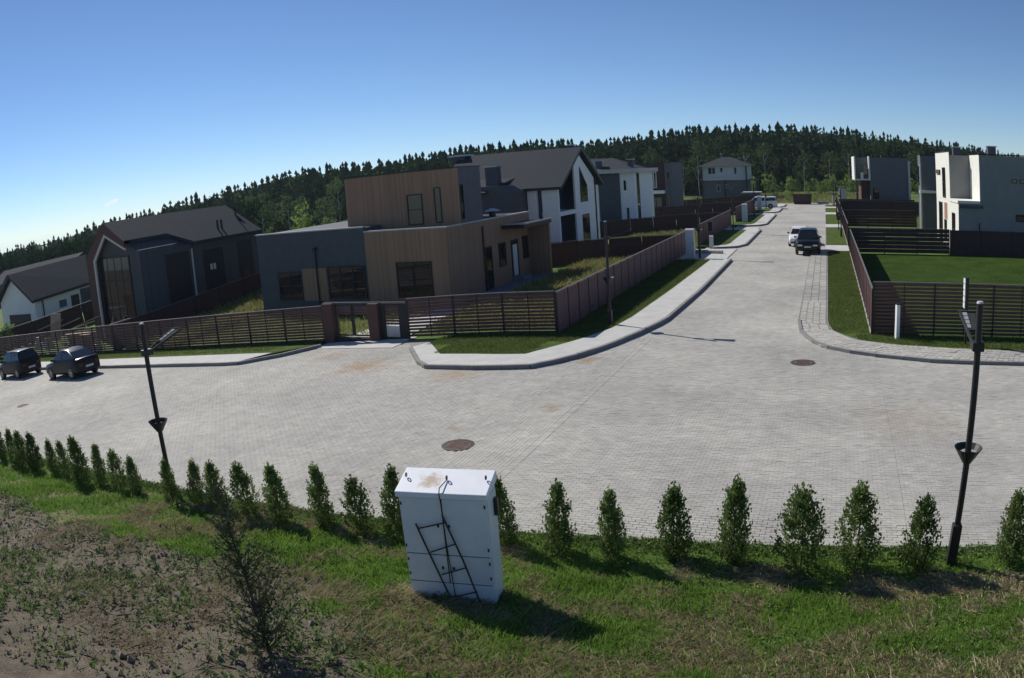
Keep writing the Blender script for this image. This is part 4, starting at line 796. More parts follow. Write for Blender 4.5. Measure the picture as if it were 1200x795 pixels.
# ---------------------------------------------------------------- vehicles
M['tyre'] = flat('tyre_rubber', (.02,.02,.02), .85); M['rim'] = mat('alloy_rim', (.42,.43,.45), .35, .1, 6, metal=.8)
M['carglass'] = glass_mat('car_glass', (.01,.012,.014), .03); M['plate'] = flat('number_plate', (.62,.62,.6), .5); M['tail'] = flat('red_tail_lamp', (.10,.010,.008), .3); M['hl'] = flat('head_lamp_glass', (.75,.75,.72), .12); M['cartrim'] = flat('black_plastic_trim', (.018,.018,.019), .6)
def paint(name, c): return mat(name, c, .3, .03, 2, spec=.2, coat=.12)
def lerp(a,b,t): return a+(b-a)*t
def car(root, body, L, W, prof, roof, zb=.22, belt_w=.46, roof_w=.34, wheel_r=.32, axles=(.8,-.8), plate_lab=None):
    """x forward, y left. prof: (x, z_top) outline of hood/belt/boot; roof: xa,xb,xc,xd + z: windscreen foot, roof front, roof rear, rear glass foot"""
    cs = MB(); hw = W/2; ring = []
    for i,(x,zt) in enumerate(prof):
        e = min(1, min(x+L/2, L/2-x)/.35); nar = .80+.20*math.sqrt(max(e,0)); w = hw*nar; zbb = zb+(.10 if i in (0,len(prof)-1) else 0)
        ring.append([(x,-w*.90,zbb),(x,-w,zbb+.14),(x,-w,lerp(zbb,zt,.60)),(x,-w*.955,zt-.05),(x,-w*.80,zt),(x,0,zt+.018),(x,w*.80,zt),(x,w*.955,zt-.05),(x,w,lerp(zbb,zt,.60)),(x,w,zbb+.14),(x,w*.90,zbb)])
    n = len(ring[0]); V = [p for r in ring for p in r]; F = [(i*n+j,i*n+(j+1)%n,(i+1)*n+(j+1)%n,(i+1)*n+j) for i in range(len(ring)-1) for j in range(n)]
    F += [tuple(range(n)), tuple((len(ring)-1)*n+j for j in range(n))[::-1]]
    off = ROOT_OFF[root.name]; cs.add([Vector(p)+off for p in V], F); o = part('body', cs, body, root, smooth=60, bevel=.05)
    xa,xb,xc,xd,zr = roof; zf = np.interp([xa,xd],[p[0] for p in prof][::-1] if prof[0][0]>prof[-1][0] else [p[0] for p in prof],[p[1] for p in prof][::-1] if prof[0][0]>prof[-1][0] else [p[1] for p in prof])
    bw, rw = W*belt_w, W*roof_w; za, zd = zf[0]-.02, zf[1]-.02
    c = MB(); Bq = [(xa,-bw,za),(xa,bw,za),(xb,rw,zr-.03),(xb,-rw,zr-.03)]; 
    pts = {'fa':(xa,bw,za),'fb':(xb,rw,zr-.04),'ra':(xd,bw,zd),'rb':(xc,rw,zr-.04)}
    xm = (xb+xc)/2
    vs = []
    for (x,w,z) in ((xa,bw,za),(xb,rw,zr-.035),(xm,rw*1.02,zr-.005),(xc,rw,zr-.035),(xd,bw,zd)): vs += [(x,-w,z),(x,-w*.72,z+(.03 if z>za+.2 else 0)),(x,w*.72,z+(.03 if z>za+.2 else 0)),(x,w,z)]
    fs = [(i*4+j,i*4+j+1,i*4+j+5,i*4+j+4) for i in range(4) for j in range(3)]; 
    for s in (0,3): fs.append((0+s,4+s,8+s,12+s,16+s))
    fs.append((0,1,2,3,19,18,17,16)); c.add([Vector(p)+off for p in vs], fs); cab = part('cabin', c, body, root, smooth=60, bevel=.035)
    def quad(nm, P, inset, mt, par):
        P = [Vector(p) for p in P]; m = sum(P,Vector())/4; nn = (P[1]-P[0]).cross(P[3]-P[0]).normalized()
        if nn.dot(m-Vector((xm,0,.9))) < 0: nn = -nn
        Q = [p+(m-p)*inset for p in P]; g = MB().hexa([q+nn*.002+off for q in Q],[q+nn*.014+off for q in Q]); return part(nm, g, mt, par)
    quad('windscreen', [(xa,-bw,za+.03),(xa,bw,za+.03),(xb,rw,zr-.035),(xb,-rw,zr-.035)], .09, M['carglass'], cab)
    quad('rear_window', [(xd,-bw,zd+.03),(xd,bw,zd+.03),(xc,rw,zr-.035),(xc,-rw,zr-.035)], .10, M['carglass'], cab)
    for s in (-1,1):
        f = lambda t: (lerp(xa,xb,t), s*lerp(bw,rw,t), lerp(za,zr-.035,t)); r = lambda t: (lerp(xd,xc,t), s*lerp(bw,rw,t), lerp(zd,zr-.035,t))
        mb_ = (xm,s*lerp(bw,rw,.12),lerp((za+zd)/2,zr-.03,.12)); mt_ = (xm,s*lerp(bw,rw,.88),lerp((za+zd)/2,zr-.03,.88))
        quad('side_window', [f(.14),mb_,mt_,f(.88)], .07, M['carglass'], cab); quad('side_window', [mb_,r(.16),r(.88),mt_], .07, M['carglass'], cab)
        mr = MB(); mr.hexa([Vector(p)+off for p in [(xa-.28,s*bw,za+.06),(xa-.2,s*bw,za+.06),(xa-.2,s*(bw+.2),za+.07),(xa-.28,s*(bw+.2),za+.07)]],[Vector(p)+off for p in [(xa-.28,s*bw,za+.16),(xa-.2,s*bw,za+.16),(xa-.2,s*(bw+.2),za+.2),(xa-.28,s*(bw+.2),za+.2)]]); part('mirror', mr, M['cartrim'], root)
        for ax in axles:
            cy = s*(hw-.10); wv = lambda x0,y0,z0: Vector((x0,y0,z0))+off
            part('wheel_arch', MB().tube([wv(ax,s*(hw-.16),wheel_r+.02),wv(ax,s*(hw+.004),wheel_r+.02)], wheel_r+.055, 20), M['cartrim'], root)
            w = part('wheel', MB().tube([wv(ax,s*(hw-.2),wheel_r),wv(ax,s*(hw-.01),wheel_r),wv(ax,s*(hw+.012),wheel_r)], [wheel_r,wheel_r,wheel_r*.93], 22), M['tyre'], root, smooth=40)
            rm = MB().tube([wv(ax,s*(hw+.0),wheel_r),wv(ax,s*(hw+.018),wheel_r)], wheel_r*.2, 12)
            for k in range(5):
                a = k*2*math.pi/5+.3; rm.bar(wv(ax+math.cos(a)*wheel_r*.1,s*(hw+.015),wheel_r+math.sin(a)*wheel_r*.1), wv(ax+math.cos(a)*wheel_r*.64,s*(hw+.015),wheel_r+math.sin(a)*wheel_r*.64),.06,.02,up=(0,1,0))
            for k in range(18):
                a,b2 = k*2*math.pi/18,(k+1)*2*math.pi/18; rm.bar(wv(ax+math.cos(a)*wheel_r*.66,s*(hw+.013),wheel_r+math.sin(a)*wheel_r*.66),wv(ax+math.cos(b2)*wheel_r*.66,s*(hw+.013),wheel_r+math.sin(b2)*wheel_r*.66),.02,.03,up=(0,1,0))
            part('rim', rm, M['rim'], w)
    def fb(nm, x, y0, y1, z0, z1, mt, d=.03, par=root):
        s = 1 if x > 0 else -1; g = MB(); a, b2 = sorted((x-s*.12, x+s*d)); return part(nm, g.box(a+off.x,b2+off.x,y0+off.y,y1+off.y,z0+off.z,z1+off.z), mt, par, bevel=.015)
    hx = L/2; zt0, zt1 = prof[0][1], prof[-1][1]
    front = prof[0] if prof[0][0] > 0 else prof[-1]; rear = prof[-1] if prof[0][0] > 0 else prof[0]
    for s in (-1,1):
        ya, yb2 = sorted((s*hw*.42, s*hw*.80)); fb('headlight', hx-.02, ya, yb2, front[1]-.20, front[1]-.07, M['hl'])
        ya, yb2 = sorted((s*hw*.50, s*hw*.80)); fb('tail_light', -hx+.02, ya, yb2, rear[1]-.24, rear[1]-.08, M['tail'])
    fb('grille', hx-.01, -hw*.38, hw*.38, front[1]-.22, front[1]-.1, M['cartrim'])
    fb('front_bumper', hx-.0, -hw*.78, hw*.78, zb+.08, zb+.20, M['cartrim']); fb('rear_bumper', -hx+.0, -hw*.78, hw*.78, zb+.10, zb+.22, M['cartrim'])
    fb('number_plate', hx+.005, -.26, .26, zb+.24, zb+.35, M['plate'], .035); fb('number_plate', -hx-.005, -.26, .26, zb+.28, zb+.39, M['plate'], .035)
    return root
def car_root(name, x, y, ang, dz, label, cat, group): 
    z = gzf(x,y)+dz; t = thing(name, (0,0,0), label, cat, group); return t, (x,y,z), ang
def place(t, loc, ang, tilt=0): t.location = loc; t.rotation_euler = (0,tilt,ang)
CG = 'parked cars'
pr_sedan = [(2.2,.62),(2.0,.78),(1.2,.90),(.75,.95),(-.2,.97),(-1.35,1.02),(-1.75,1.03),(-2.1,1.0),(-2.2,.86)]
ink = paint('dark_blue_car_paint',(.008,.012,.016)); blk = paint('black_car_paint',(.007,.008,.010)); wht = paint('white_car_paint',(.70,.71,.72))
t,l,a = car_root('parked_car',-36.55,22.55,math.pi,.06,'dark sedan parked by the kerb at left, the nearer of the two there','car',CG); car(t, ink, 4.4,1.72, pr_sedan, (1.0,.30,-.85,-1.85,1.50), axles=(1.32,-1.28)); place(t,l,a,math.atan(.06)); t.scale = (.87,1,1.02)
pr_hatch = [(2.0,.66),(1.85,.82),(1.2,.95),(.8,1.0),(-.2,1.02),(-1.4,1.06),(-1.85,1.06),(-2.0,.92)]
t,l,a = car_root('parked_car',-43.65,22.75,math.pi,.06,'dark upright hatchback parked behind the dark sedan at the left edge','car',CG); car(t, blk, 4.0,1.72, pr_hatch, (1.1,.4,-1.45,-1.85,1.62), axles=(1.25,-1.25)); place(t,l,a,math.atan(.06)); t.scale = (.9,1,1)
pr_suv = [(2.3,.84),(2.15,.98),(1.3,1.08),(.9,1.12),(-.2,1.14),(-1.6,1.16),(-2.15,1.16),(-2.3,1.0)]
t,l,a = car_root('parked_car',-1.42,57.85,-math.pi/2,.10,'black crossover parked nose-on in front of the white car','car',CG); car(t, blk, 4.6,1.84, pr_suv, (1.15,.45,-1.5,-2.05,1.70), zb=.3, wheel_r=.36, axles=(1.4,-1.35)); place(t,l,a)
t,l,a = car_root('parked_car',-2.28,63.7,-math.pi/2,.06,'white sedan half hidden behind the black crossover','car',CG); car(t, wht, 4.5,1.76, pr_sedan, (1.0,.25,-.95,-1.6,1.45), axles=(1.35,-1.3)); place(t,l,a)
pr_van = [(2.5,.75),(2.3,.95),(1.75,1.08),(1.45,1.12),(-.5,1.12),(-2.3,1.12),(-2.48,1.10),(-2.5,.95)]
t,l,a = car_root('parked_van',-10.15,118.6,math.pi,.10,'white van parked side-on by the far left fence','van',None); car(t, wht, 5.0,1.9, pr_van, (1.75,.95,-2.3,-2.46,1.80), belt_w=.485, roof_w=.42, axles=(1.6,-1.5), wheel_r=.34); place(t,l,a)
# far end of the street
t = thing('waste_bin', (-4.05,131,.05), 'dark brown skip closing the far end of the street', 'skip')
part('body', MB().hexa([(-5.5,130.9,.1),(-2.55,130.9,.1),(-2.55,132.5,.1),(-5.5,132.5,.1)],[(-5.72,130.8,1.72),(-2.36,130.8,1.72),(-2.36,132.6,1.72),(-5.72,132.6,1.72)]), M['panel_red'], t)
for x in (-5.2,-4.3,-3.6,-2.8): part('rib', MB().box(x-.05,x+.05,130.76,130.88,.2,1.68), M['darkmetal'], t)
part('rim', MB().box(-5.78,-2.3,130.74,130.84,1.722,1.80), M['darkmetal'], t)
t = thing('concrete_barrier', (-.4,131,.05), 'low pale concrete barrier beside the skip at the street end', 'barrier')
part('block', MB().extr([(-1.4,130.7,.05),(-1.4,131.3,.05),(-1.4,131.15,.55),(-1.4,130.85,.55)], (2.0,0,0)), M['concrete'], t); part('stripe', MB().box(-1.3,.5,130.74,130.78,.26,.36), M['darkmetal'], t)
t = thing('marker_post', (1.2,130.5,.05), 'thin white marker post at the end of the street', 'post'); part('shaft', MB().box(1.1,1.3,130.4,130.6,0,1.6), M['white'], t); part('cap', MB().box(1.09,1.31,130.39,130.61,1.602,1.66), M['darkmetal'], t)
t = thing('yard_cabin', (-12.6,128,0), 'small dark shed with a pale flat roof behind the white van', 'shed'); part('wall', MB().box(-14.2,-11.2,128.5,131,-.2,2.1), M['darkwall'], t); part('roof', MB().box(-14.4,-11,128.3,131.2,2.103,2.3), M['lightcap'], t)
# builders' timber behind the left fence
zf = gzf(-47,30)
t = thing('timber_stack', (-46.6,30,zf), 'stack of raw timber boards behind the slat fence at left', 'timber')
for k in range(9):
    for j in range(3): part('board', MB().box(-48.2+random.random()*.4,-45.2+random.random()*.4,29.5+j*.32,29.78+j*.32,zf+.05+k*.14,zf+.15+k*.14), M['barewood'], t)
t = thing('plywood_sheet', (-50,30.6,zf), 'pale plywood sheet leaning behind the left slat fence', 'board')
part('sheet', MB().hexa([(-50.6,29.6,zf+.8),(-49.1,29.6,zf+.8),(-49.1,29.63,zf+.8),(-50.6,29.63,zf+.8)],[(-50.6,30.0,zf+2.7),(-49.1,30.0,zf+2.7),(-49.1,30.03,zf+2.7),(-50.6,30.03,zf+2.7)]), M['barewood'], t); part('batten', MB().bar((-50.6,30.05,zf+.4),(-49.1,30.05,zf+.4),.08), M['barewood'], t)
for i in range(3):
    solo('plank', MB().bar((-52+i*2.6,29.4,zf+1.55+.1*i),(-48.8+i*2.6,29.9,zf+2.25+.15*i),.14,.06), M['barewood'], (-52+i*2.6,29.4,zf), ('leftmost','middle','rightmost')[i]+' of three loose planks propped above the left slat fence','plank','planks propped behind the left slat fence')
for i,(x,c) in enumerate(((-52.6,(.5,.52,.55)),(-50.9,(.45,.5,.6)),(-44.2,(.55,.52,.48)))):
    m_ = MB(); 
    for k in range(5): dx,dy,dz = [random.uniform(-.25,.25) for _ in range(3)]; m_.tube([(x+dx,29.6+dy,zf+.1),(x+dx*.8,29.6+dy,zf+.75+dz)], [.28,.16], 7)
    solo('rubble_bag', m_, mat('woven_sack',c,.8,.15,5,.4,20), (x,29.6,zf), ('pale builders sacks at the far left behind the slat fence','blue-white builders sacks beside the timber stack','buff builders sacks to the right of the timber stack')[i],'sack','builders sacks')
# ---------------------------------------------------------------- vegetation
bark = mat('bark', (.09,.07,.055), .95, .3, 6, .5, 30); birchbark = mat('pale_bark', (.4,.39,.36), .9, .25, 8)
spruce_m = leaf_mat('spruce_needles', (.016,.030,.018), (.045,.074,.032), .5, .12); leafm = leaf_mat('broad_leaves', (.05,.09,.034), (.16,.225,.085), .35, .3)
light_m = leaf_mat('willow_leaves', (.12,.19,.04), (.25,.34,.085), .4, .35); thuja_m = leaf_mat('thuja_sprays', (.07,.115,.03), (.21,.28,.095), 6., .35)
def leaf_quads(C, size, up=.3, r=None):
    """one small quad per centre, random facing"""
    N = len(C); a = rng.normal(size=(N,3)); a[:,2] += up; a /= np.linalg.norm(a,axis=1)[:,None]; b_ = np.cross(a, rng.normal(size=(N,3))); b_ /= np.linalg.norm(b_,axis=1)[:,None]
    s = (size*rng.uniform(.6,1.3,N))[:,None]; w = .55
    V = np.stack([C-a*s*.5, C+b_*s*w*.5, C+a*s*.5, C-b_*s*w*.5],1).reshape(-1,3); return V, np.arange(N*4).reshape(N,4)
def spruce_arrays(seed, levels=15, per=9):
    r = np.random.default_rng(seed); V=[];F=[];k=0
    for i in range(levels):
        t = i/(levels-1); z = .08+.90*t; R = (.185*(1-t)**.85+.006)*r.uniform(.92,1.08); n = max(4,int(per*(1-t*.5)))
        for j in range(n):
            if r.random() < .05: continue
            a = 2*math.pi*(j+r.uniform(-.35,.35))/n; rr = R*r.uniform(.72,1.12); dr = .045+.06*(1-t); ca, sa = math.cos(a), math.sin(a); w = .062*(1-t*.7)+.012; zz = z+r.uniform(-.02,.02)
            p0 = (0,0,zz+.02); tip = (ca*rr, sa*rr, zz-dr*r.uniform(.6,1.3)); mx_, my_, mz_ = ca*rr*.55, sa*rr*.55, zz-dr*.25
            V += [p0,(mx_-sa*w,my_+ca*w,mz_-.025),tip,(mx_+sa*w,my_-ca*w,mz_-.025),(mx_,my_,mz_+.02)]; F += [(k,k+1,k+4),(k+1,k+2,k+4),(k+2,k+3,k+4),(k+3,k,k+4)]; k += 5
    V += [(-.008,0,.95),(.008,0,.95),(0,.0,1.02)]; F.append((k,k+1,k+2)); return np.array(V), np.array(F)
def crown_arrays(seed, n_cl=42, per=16, leaf=.055, asp=1.0, base=.22, rad=.26):
    r = np.random.default_rng(seed); C=[]
    for i in range(n_cl):
        d = r.normal(size=3); d /= np.linalg.norm(d); f = r.uniform(.45,1)**.6; c = np.array([d[0]*rad*f, d[1]*rad*f, (base+1)/2+d[2]*(1-base)/2*f*.92]); tz = (c[2]-base)/(1-base); c[:2] *= 1.1-.55*max(0,tz-.3)*asp
        C.append(c+r.normal(size=(per,3))*np.array([.045,.045,.035]))
    C = np.concatenate(C); return leaf_quads(C, np.full(len(C), leaf))
trunk_mb = MB().tube([(0,0,-.03),(0,0,.5),(0,0,.96)], [.013,.009,.002], 6)
trunk_me = trunk_mb.mesh('trunk', bark); btrunk = MB().tube([(0,0,-.03),(.01,0,.4),(0,.01,.8)], [.014,.01,.003], 6)
for k in range(7):
    a = k*2.4; z0 = .25+.07*k; btrunk.tube([(0,0,z0),(math.cos(a)*.14,math.sin(a)*.14,z0+.16)], [.006,.002], 5)
btrunk_me = btrunk.mesh('trunk', birchbark)
SP = [np_mesh('crown', *spruce_arrays(20+i, 28+i%3, 10), spruce_m) for i in range(5)]
leafd = leaf_mat('dark_broad_leaves', (.030,.055,.022), (.085,.125,.05), .35, .25)
DD = [np_mesh('crown', *crown_arrays(40+i), leafd) for i in range(4)]
DC = [np_mesh('crown', *crown_arrays(40+i), leafm) for i in range(4)]
LC = [np_mesh('crown', *crown_arrays(60+i, 34, 14, .075, .9, .06, .24), light_m) for i in range(4)]
def tree(name, crown, tr, x, y, h, wid, label, cat, group, zoff=0):
    t = thing(name, (x,y,gzf(x,y)+zoff), label, cat, group)
    for nm, me in (('crown',crown),('trunk',tr)):
        o = bpy.data.objects.new(nm, me); COL.objects.link(o); o.parent = t
    t.scale = (wid,wid,h); t.rotation_euler.z = random.uniform(0,6.28); return t
SKY = [(-62.6,-.4),(-58.5,-.27),(-54.5,.28),(-50.4,.76),(-46.5,1.3),(-42.5,1.77),(-38.6,2.28),(-34.8,2.2),(-30.9,2.42),(-27.1,2.67),(-23.2,2.9),(-20.7,2.8),(-16.9,2.51),(-13.,2.97),(-10.5,3.25),(-6.6,3.26),(-2.1,3.17),(2.4,2.82),(6.3,2.33),(10.2,1.9),(15.5,1.15)]
def sky_el(az): return math.radians(np.interp(az, [s[0] for s in SKY], [s[1] for s in SKY]))
def dist0(az): return float(np.interp(az, [-68,-55,-45,-35,-20,0,8,20], [330,300,240,205,205,205,215,240]))
def azxy(az, d): a = math.radians(az); return d*math.sin(a), d*math.cos(a)
FG = 'trees of the forest edge'
# treetops that stand out against the sky, then the lower front row
az = -65.5; ns = 0
while az < 19.0:
    d = dist0(az)+random.uniform(6,28); x, y = azxy(az,d); top = 6.5+d*math.tan(sky_el(az)); h = (top-gzf(x,y))*random.choice([.90,.93,.95,.97,.98,1.0,1.03]); h *= random.uniform(.95,1.01)
    if az < -36 and random.random() < .55 or random.random() < .17: tree('forest_tree', random.choice(DC if az < -24 else DD), btrunk_me, x, y, h*.93, h*random.uniform(.6,.85), 'broad-crowned tree rising in the dark forest edge', 'tree', 'broadleaved trees of the forest edge')
    else: tree('spruce_tree', random.choice(SP), trunk_me, x, y, h, h*random.uniform(.75,1.2), 'dark pointed spruce standing in the forest edge against the sky', 'tree', 'spruces of the forest edge')
    ns += 1; az += random.uniform(.22,.6)*(240/d)
az = -64.5
while az < 18.5:
    d = dist0(az)-random.uniform(6,26); x, y = azxy(az,d); full = 6.5+d*math.tan(sky_el(az))-gzf(x,y); h = full*random.uniform(.55,.86)
    if random.random() < .72: tree('forest_tree', random.choice(DC if az < -24 else DD), btrunk_me, x, y, h, h*random.uniform(.7,1.0), 'rounded broadleaved tree in front of the dark spruces', 'tree', 'broadleaved trees of the forest edge')
    else: tree('spruce_tree', random.choice(SP), trunk_me, x, y, h*1.1, h*random.uniform(.7,1.0), 'dark pointed spruce standing in the forest edge among broadleaved trees', 'tree', 'spruces in the front of the forest')
    az += random.uniform(.9,1.7)*(220/d)
# body of the forest behind and between them: uncountable
sv, sf = spruce_arrays(77, 14, 8); V=[];F=[];k=0
cv, cf4 = crown_arrays(78, 30, 11, .09); cf = np.concatenate([cf4[:,:3], cf4[:,[0,2,3]]])
for i in range(3300):
    az = random.uniform(-68,21); d = dist0(az)+random.uniform(-2,60); x,y = azxy(az,d); h = (6.5+d*math.tan(sky_el(az))-gzf(x,y))*random.uniform(.76,.995)
    if i > 2500: az = random.uniform(-69,-43); d = random.uniform(135,dist0(az)); x,y = azxy(az,d); h = min(11*random.uniform(.7,1.1),(6.5+d*math.tan(sky_el(az))-gzf(x,y))*.9)
    w = h*random.uniform(.8,1.15)
    v_, f_ = (sv, sf) if random.random() < .5 else (cv, cf); a = random.uniform(0,6.28); ca, sa = math.cos(a), math.sin(a)
    q_ = np.stack([(v_[:,0]*ca-v_[:,1]*sa)*w+x, (v_[:,0]*sa+v_[:,1]*ca)*w+y, v_[:,2]*h+gzf(x,y)],1); V.append(q_); F.append(f_+k); k += len(v_)
o = bpy.data.objects.new('forest', np_mesh('forest', np.concatenate(V), np.concatenate(F), spruce_m)); COL.objects.link(o); tag(o,'dark mixed forest filling the horizon behind the houses','forest',None,'stuff')
# sunlit thicket of young trees along the forest foot
az = -46.
while az < 10.:
    d = dist0(az)-random.uniform(28,62); x,y = azxy(az,d)
    if not (-30 < x < -12 and y > 140 and y < 166):
        h = random.uniform(3.0,5.8)*(1.0 if az > -18 else .9); tree('young_birch', random.choice(LC), btrunk_me, x, y, h, h*random.uniform(.8,1.25), 'bright green young tree in the thicket at the forest foot', 'tree', 'young trees at the forest foot')
    az += random.uniform(.35,.85)
xb_, yb_ = azxy(-39.3,112); tree('young_birch', LC[0], btrunk_me, xb_, yb_, 8.2, 6.2, 'taller bright green young tree seen over the dark wing of the timber house', 'tree', None)
xb_, yb_ = azxy(-42.3,135); tree('forest_tree', DC[1], btrunk_me, xb_, yb_, 8.6, 10.5, 'single rounded grey-green tree left of the tall bright young tree', 'tree', None)
xb_, yb_ = azxy(3.0,142); tree('forest_tree', DC[2], btrunk_me, xb_, yb_, 6.0, 6.5, 'dark rounded small tree at the right of the street end', 'tree', None)
for (x,y,h,lab) in ((-6.9,138.5,2.3,'green bush left of the skip at the street end'),(-2.,137.5,2.0,'weedy bush behind the skip at the street end'),(-61.6,31.5,2.6,'leafy shrub in front of the white cottage door')):
    tree('bush', random.choice(LC), btrunk_me, x, y, h, h*1.3, lab, 'bush', None)
# hedge of young thujas
HED = [(-23.9,10.99,1.22),(-22.74,10.84,1.29),(-21.69,10.69,1.33),(-20.81,10.69,1.32),(-19.71,10.7,1.14),(-18.94,10.7,1.17),(-17.48,10.37,1.47),(-16.92,10.58,1.23),(-15.83,10.44,1.21),(-15.13,10.49,1.08),(-13.62,10.4,1.2),(-12.81,10.49,1.18),(-12.05,10.45,1.23),(-11.1,10.47,1.33),(-10.15,10.47,1.39),(-9.28,10.75,1.41),(-8.34,10.76,1.22),(-7.59,10.84,1.52),(-5.47,11.16,1.43),(-4.41,11.11,1.44),(-3.42,11.19,1.45),(-2.4,11.41,1.44),(-1.4,11.43,1.7),(-.18,11.29,1.67),(.75,11.45,1.64),(1.79,11.43,1.45),(3.59,11.73,1.45)]
def thuja_arrays(seed, open_=0.):
    r = np.random.default_rng(seed); C=[]; D=[]; ns = int(400*(1-.35*open_)); sV=[]
    for i in range(ns):
        t = r.random()**1.05; z = .04+.90*t; R = (.150*(1-t**2.6)+.012)*(.7+.3*min(1,z/.2)); a = r.uniform(0,6.283); rr = R*r.uniform(.25,1.1+.5*open_)
        c = np.array([math.cos(a)*rr, math.sin(a)*rr, z]); out = np.array([math.cos(a)*.45, math.sin(a)*.45, 1.0]); L_ = r.uniform(.07,.15)*(1+.5*open_)*(1-.25*t)
        for k in range(11): C.append(c+out*L_*(k/11.)+r.normal(size=3)*np.array([.016,.016,.012])); D.append(out+r.normal(size=3)*.5)
    for k in range(int(26+20*open_)): C.append(np.array([r.normal()*.012, r.normal()*.012, 0.88+.2*r.random()])); D.append(np.array([r.normal()*.3,r.normal()*.3,1.]))
    C = np.array(C); D = np.array(D); D /= np.linalg.norm(D,axis=1)[:,None]; N = len(C); b_ = np.cross(D, r.normal(size=(N,3))); b_ /= np.linalg.norm(b_,axis=1)[:,None]; s = r.uniform(.018,.045,N)[:,None]
    V = np.stack([C-D*s*.5, C+b_*s*.36, C+D*s*.6, C-b_*s*.36],1).reshape(-1,3); return V, np.arange(N*4).reshape(N,4)
TH = [np_mesh('foliage', *thuja_arrays(100+i, (0,.1,.25,.45,.6,.05)[i]), thuja_m) for i in range(6)]
stem_me = MB().tube([(0,0,-.05),(.01,0,.4),(0,0,.95)], [.014,.01,.003], 6).mesh('stem', bark)
TV = [0,1,2,0,1,2,0,5,3,1,2,1,2,3,0,5,4,2,0,2,5,1,1,4,3,3,2]
ordw = ['first','second','third','fourth','fifth','sixth','seventh','eighth','ninth','tenth','eleventh','twelfth','thirteenth','fourteenth','fifteenth','sixteenth','seventeenth','eighteenth']
for i,(x,y,h) in enumerate(HED):
    look = {0:'dense narrow',1:'slim green',2:'ragged-edged',3:'loose open',4:'sparse straggly',5:'dark compact'}[TV[i]]
    if i < 17: lab = '%s thuja, %s from the left end of the hedge' % (look, ordw[i])
    elif i == 17: lab = 'thuja whose tip shows just left of the white cabinet roof'
    elif i == 18: lab = 'thuja half hidden behind the right side of the white cabinet'
    elif i == 26: lab = 'dark thuja at the right end of the hedge, beyond the lamp'
    else: lab = '%s thuja, %s right of the white cabinet counting the half hidden one' % (look, ordw[i-18])
    t = thing('thuja', (x,y,gzf(x,y)-.03), lab, 'shrub', 'young thujas of the hedge row')
    for nm, me in (('foliage',TH[TV[i]]),('stem',stem_me)):
        o = bpy.data.objects.new(nm, me); COL.objects.link(o); o.parent = t
    t.scale = (h*random.uniform(.85,1.1),)*2+(h*.955,); t.rotation_euler = (random.gauss(0,.05),random.gauss(0,.05),random.uniform(0,6.28))
# leafless-looking young conifer in the left foreground
bx_, by_ = -6.28, 5.71; bz = float(gsurf(bx_,by_)); t = thing('sapling', (bx_,by_,bz), 'tall scraggly sapling with thin dark twigs on the bare soil at front left', 'sapling')
tr = MB(); P_ = [Vector((bx_-.02*k-.012*k*k*.12, by_+.02*k*.3, bz-.1+.24*k)) for k in range(11)]; tr.tube(P_, [.03-.0026*k for k in range(11)], 7); part('trunk', tr, bark, t)
tw = MB(); LCn=[]; r = np.random.default_rng(5)
for i in range(150):
    s = r.random()**1.35*.92+.05; k = s*10; p = P_[int(k)].lerp(P_[min(10,int(k)+1)], k-int(k)); a = r.uniform(0,6.283); L_ = (.8*(1-s)**1.1+.10)*r.uniform(.5,1.15)
    d = Vector((math.cos(a), math.sin(a), .55+.5*r.random())).normalized(); m_ = p+d*L_*.5+Vector((0,0,-.02)); e_ = p+d*L_+Vector((0,0,.05)); tw.tube([p,m_,e_],[.008,.006,.003],4,False)
    for q in range(int((1 if s>.6 else 3)+28*L_)):
        f = r.uniform(.2,1.05); c = (p.lerp(m_,f*2) if f<.5 else m_.lerp(e_,f*2-1)); LCn.append(np.array(c)+r.normal(size=3)*.022)
        if r.random() < .22: 
            e2_ = c+Vector(r.normal(size=3))*.07; tw.tube([c,e2_],[.0025,.001],3,False); LCn += [np.array(c.lerp(e2_,u)) for u in (.5,.8,1.05)]
part('twigs', tw, bark, t)
sv_, sf_ = leaf_quads(np.array(LCn), np.full(len(LCn), .046), .5); sv_ = sv_-np.array([bx_,by_,bz])
o = bpy.data.objects.new('foliage', np_mesh('foliage', sv_, sf_, leaf_mat('sapling_leaves', (.035,.055,.025), (.09,.125,.055), 5., .2))); COL.objects.link(o); o.parent = t
# two small saplings more: at right front and by the left dirt
for (x,y,h,lab) in ((2.62,9.6,1.0,'thin leafy seedling in the grass in front of the right-hand lamp'),(-11.4,8.6,.7,'small leafy seedling at the edge of the bare soil, left')):
    z = float(gsurf(x,y)); t = thing('seedling', (x,y,z), lab, 'seedling'); st = MB().tube([(x,y,z-.05),(x+.05,y,z+h*.6),(x+.12,y,z+h)],[.008,.006,.002],5); part('stem', st, bark, t)
    cc = np.array([(x+.12*u+r.normal()*.06, y+r.normal()*.06, z+h*u) for u in r.uniform(.2,1.05,110)])-np.array([x,y,z]); v_,f_ = leaf_quads(cc, np.full(len(cc),.045), .5)
    o = bpy.data.objects.new('foliage', np_mesh('foliage', v_, f_, light_m)); COL.objects.link(o); o.parent = t
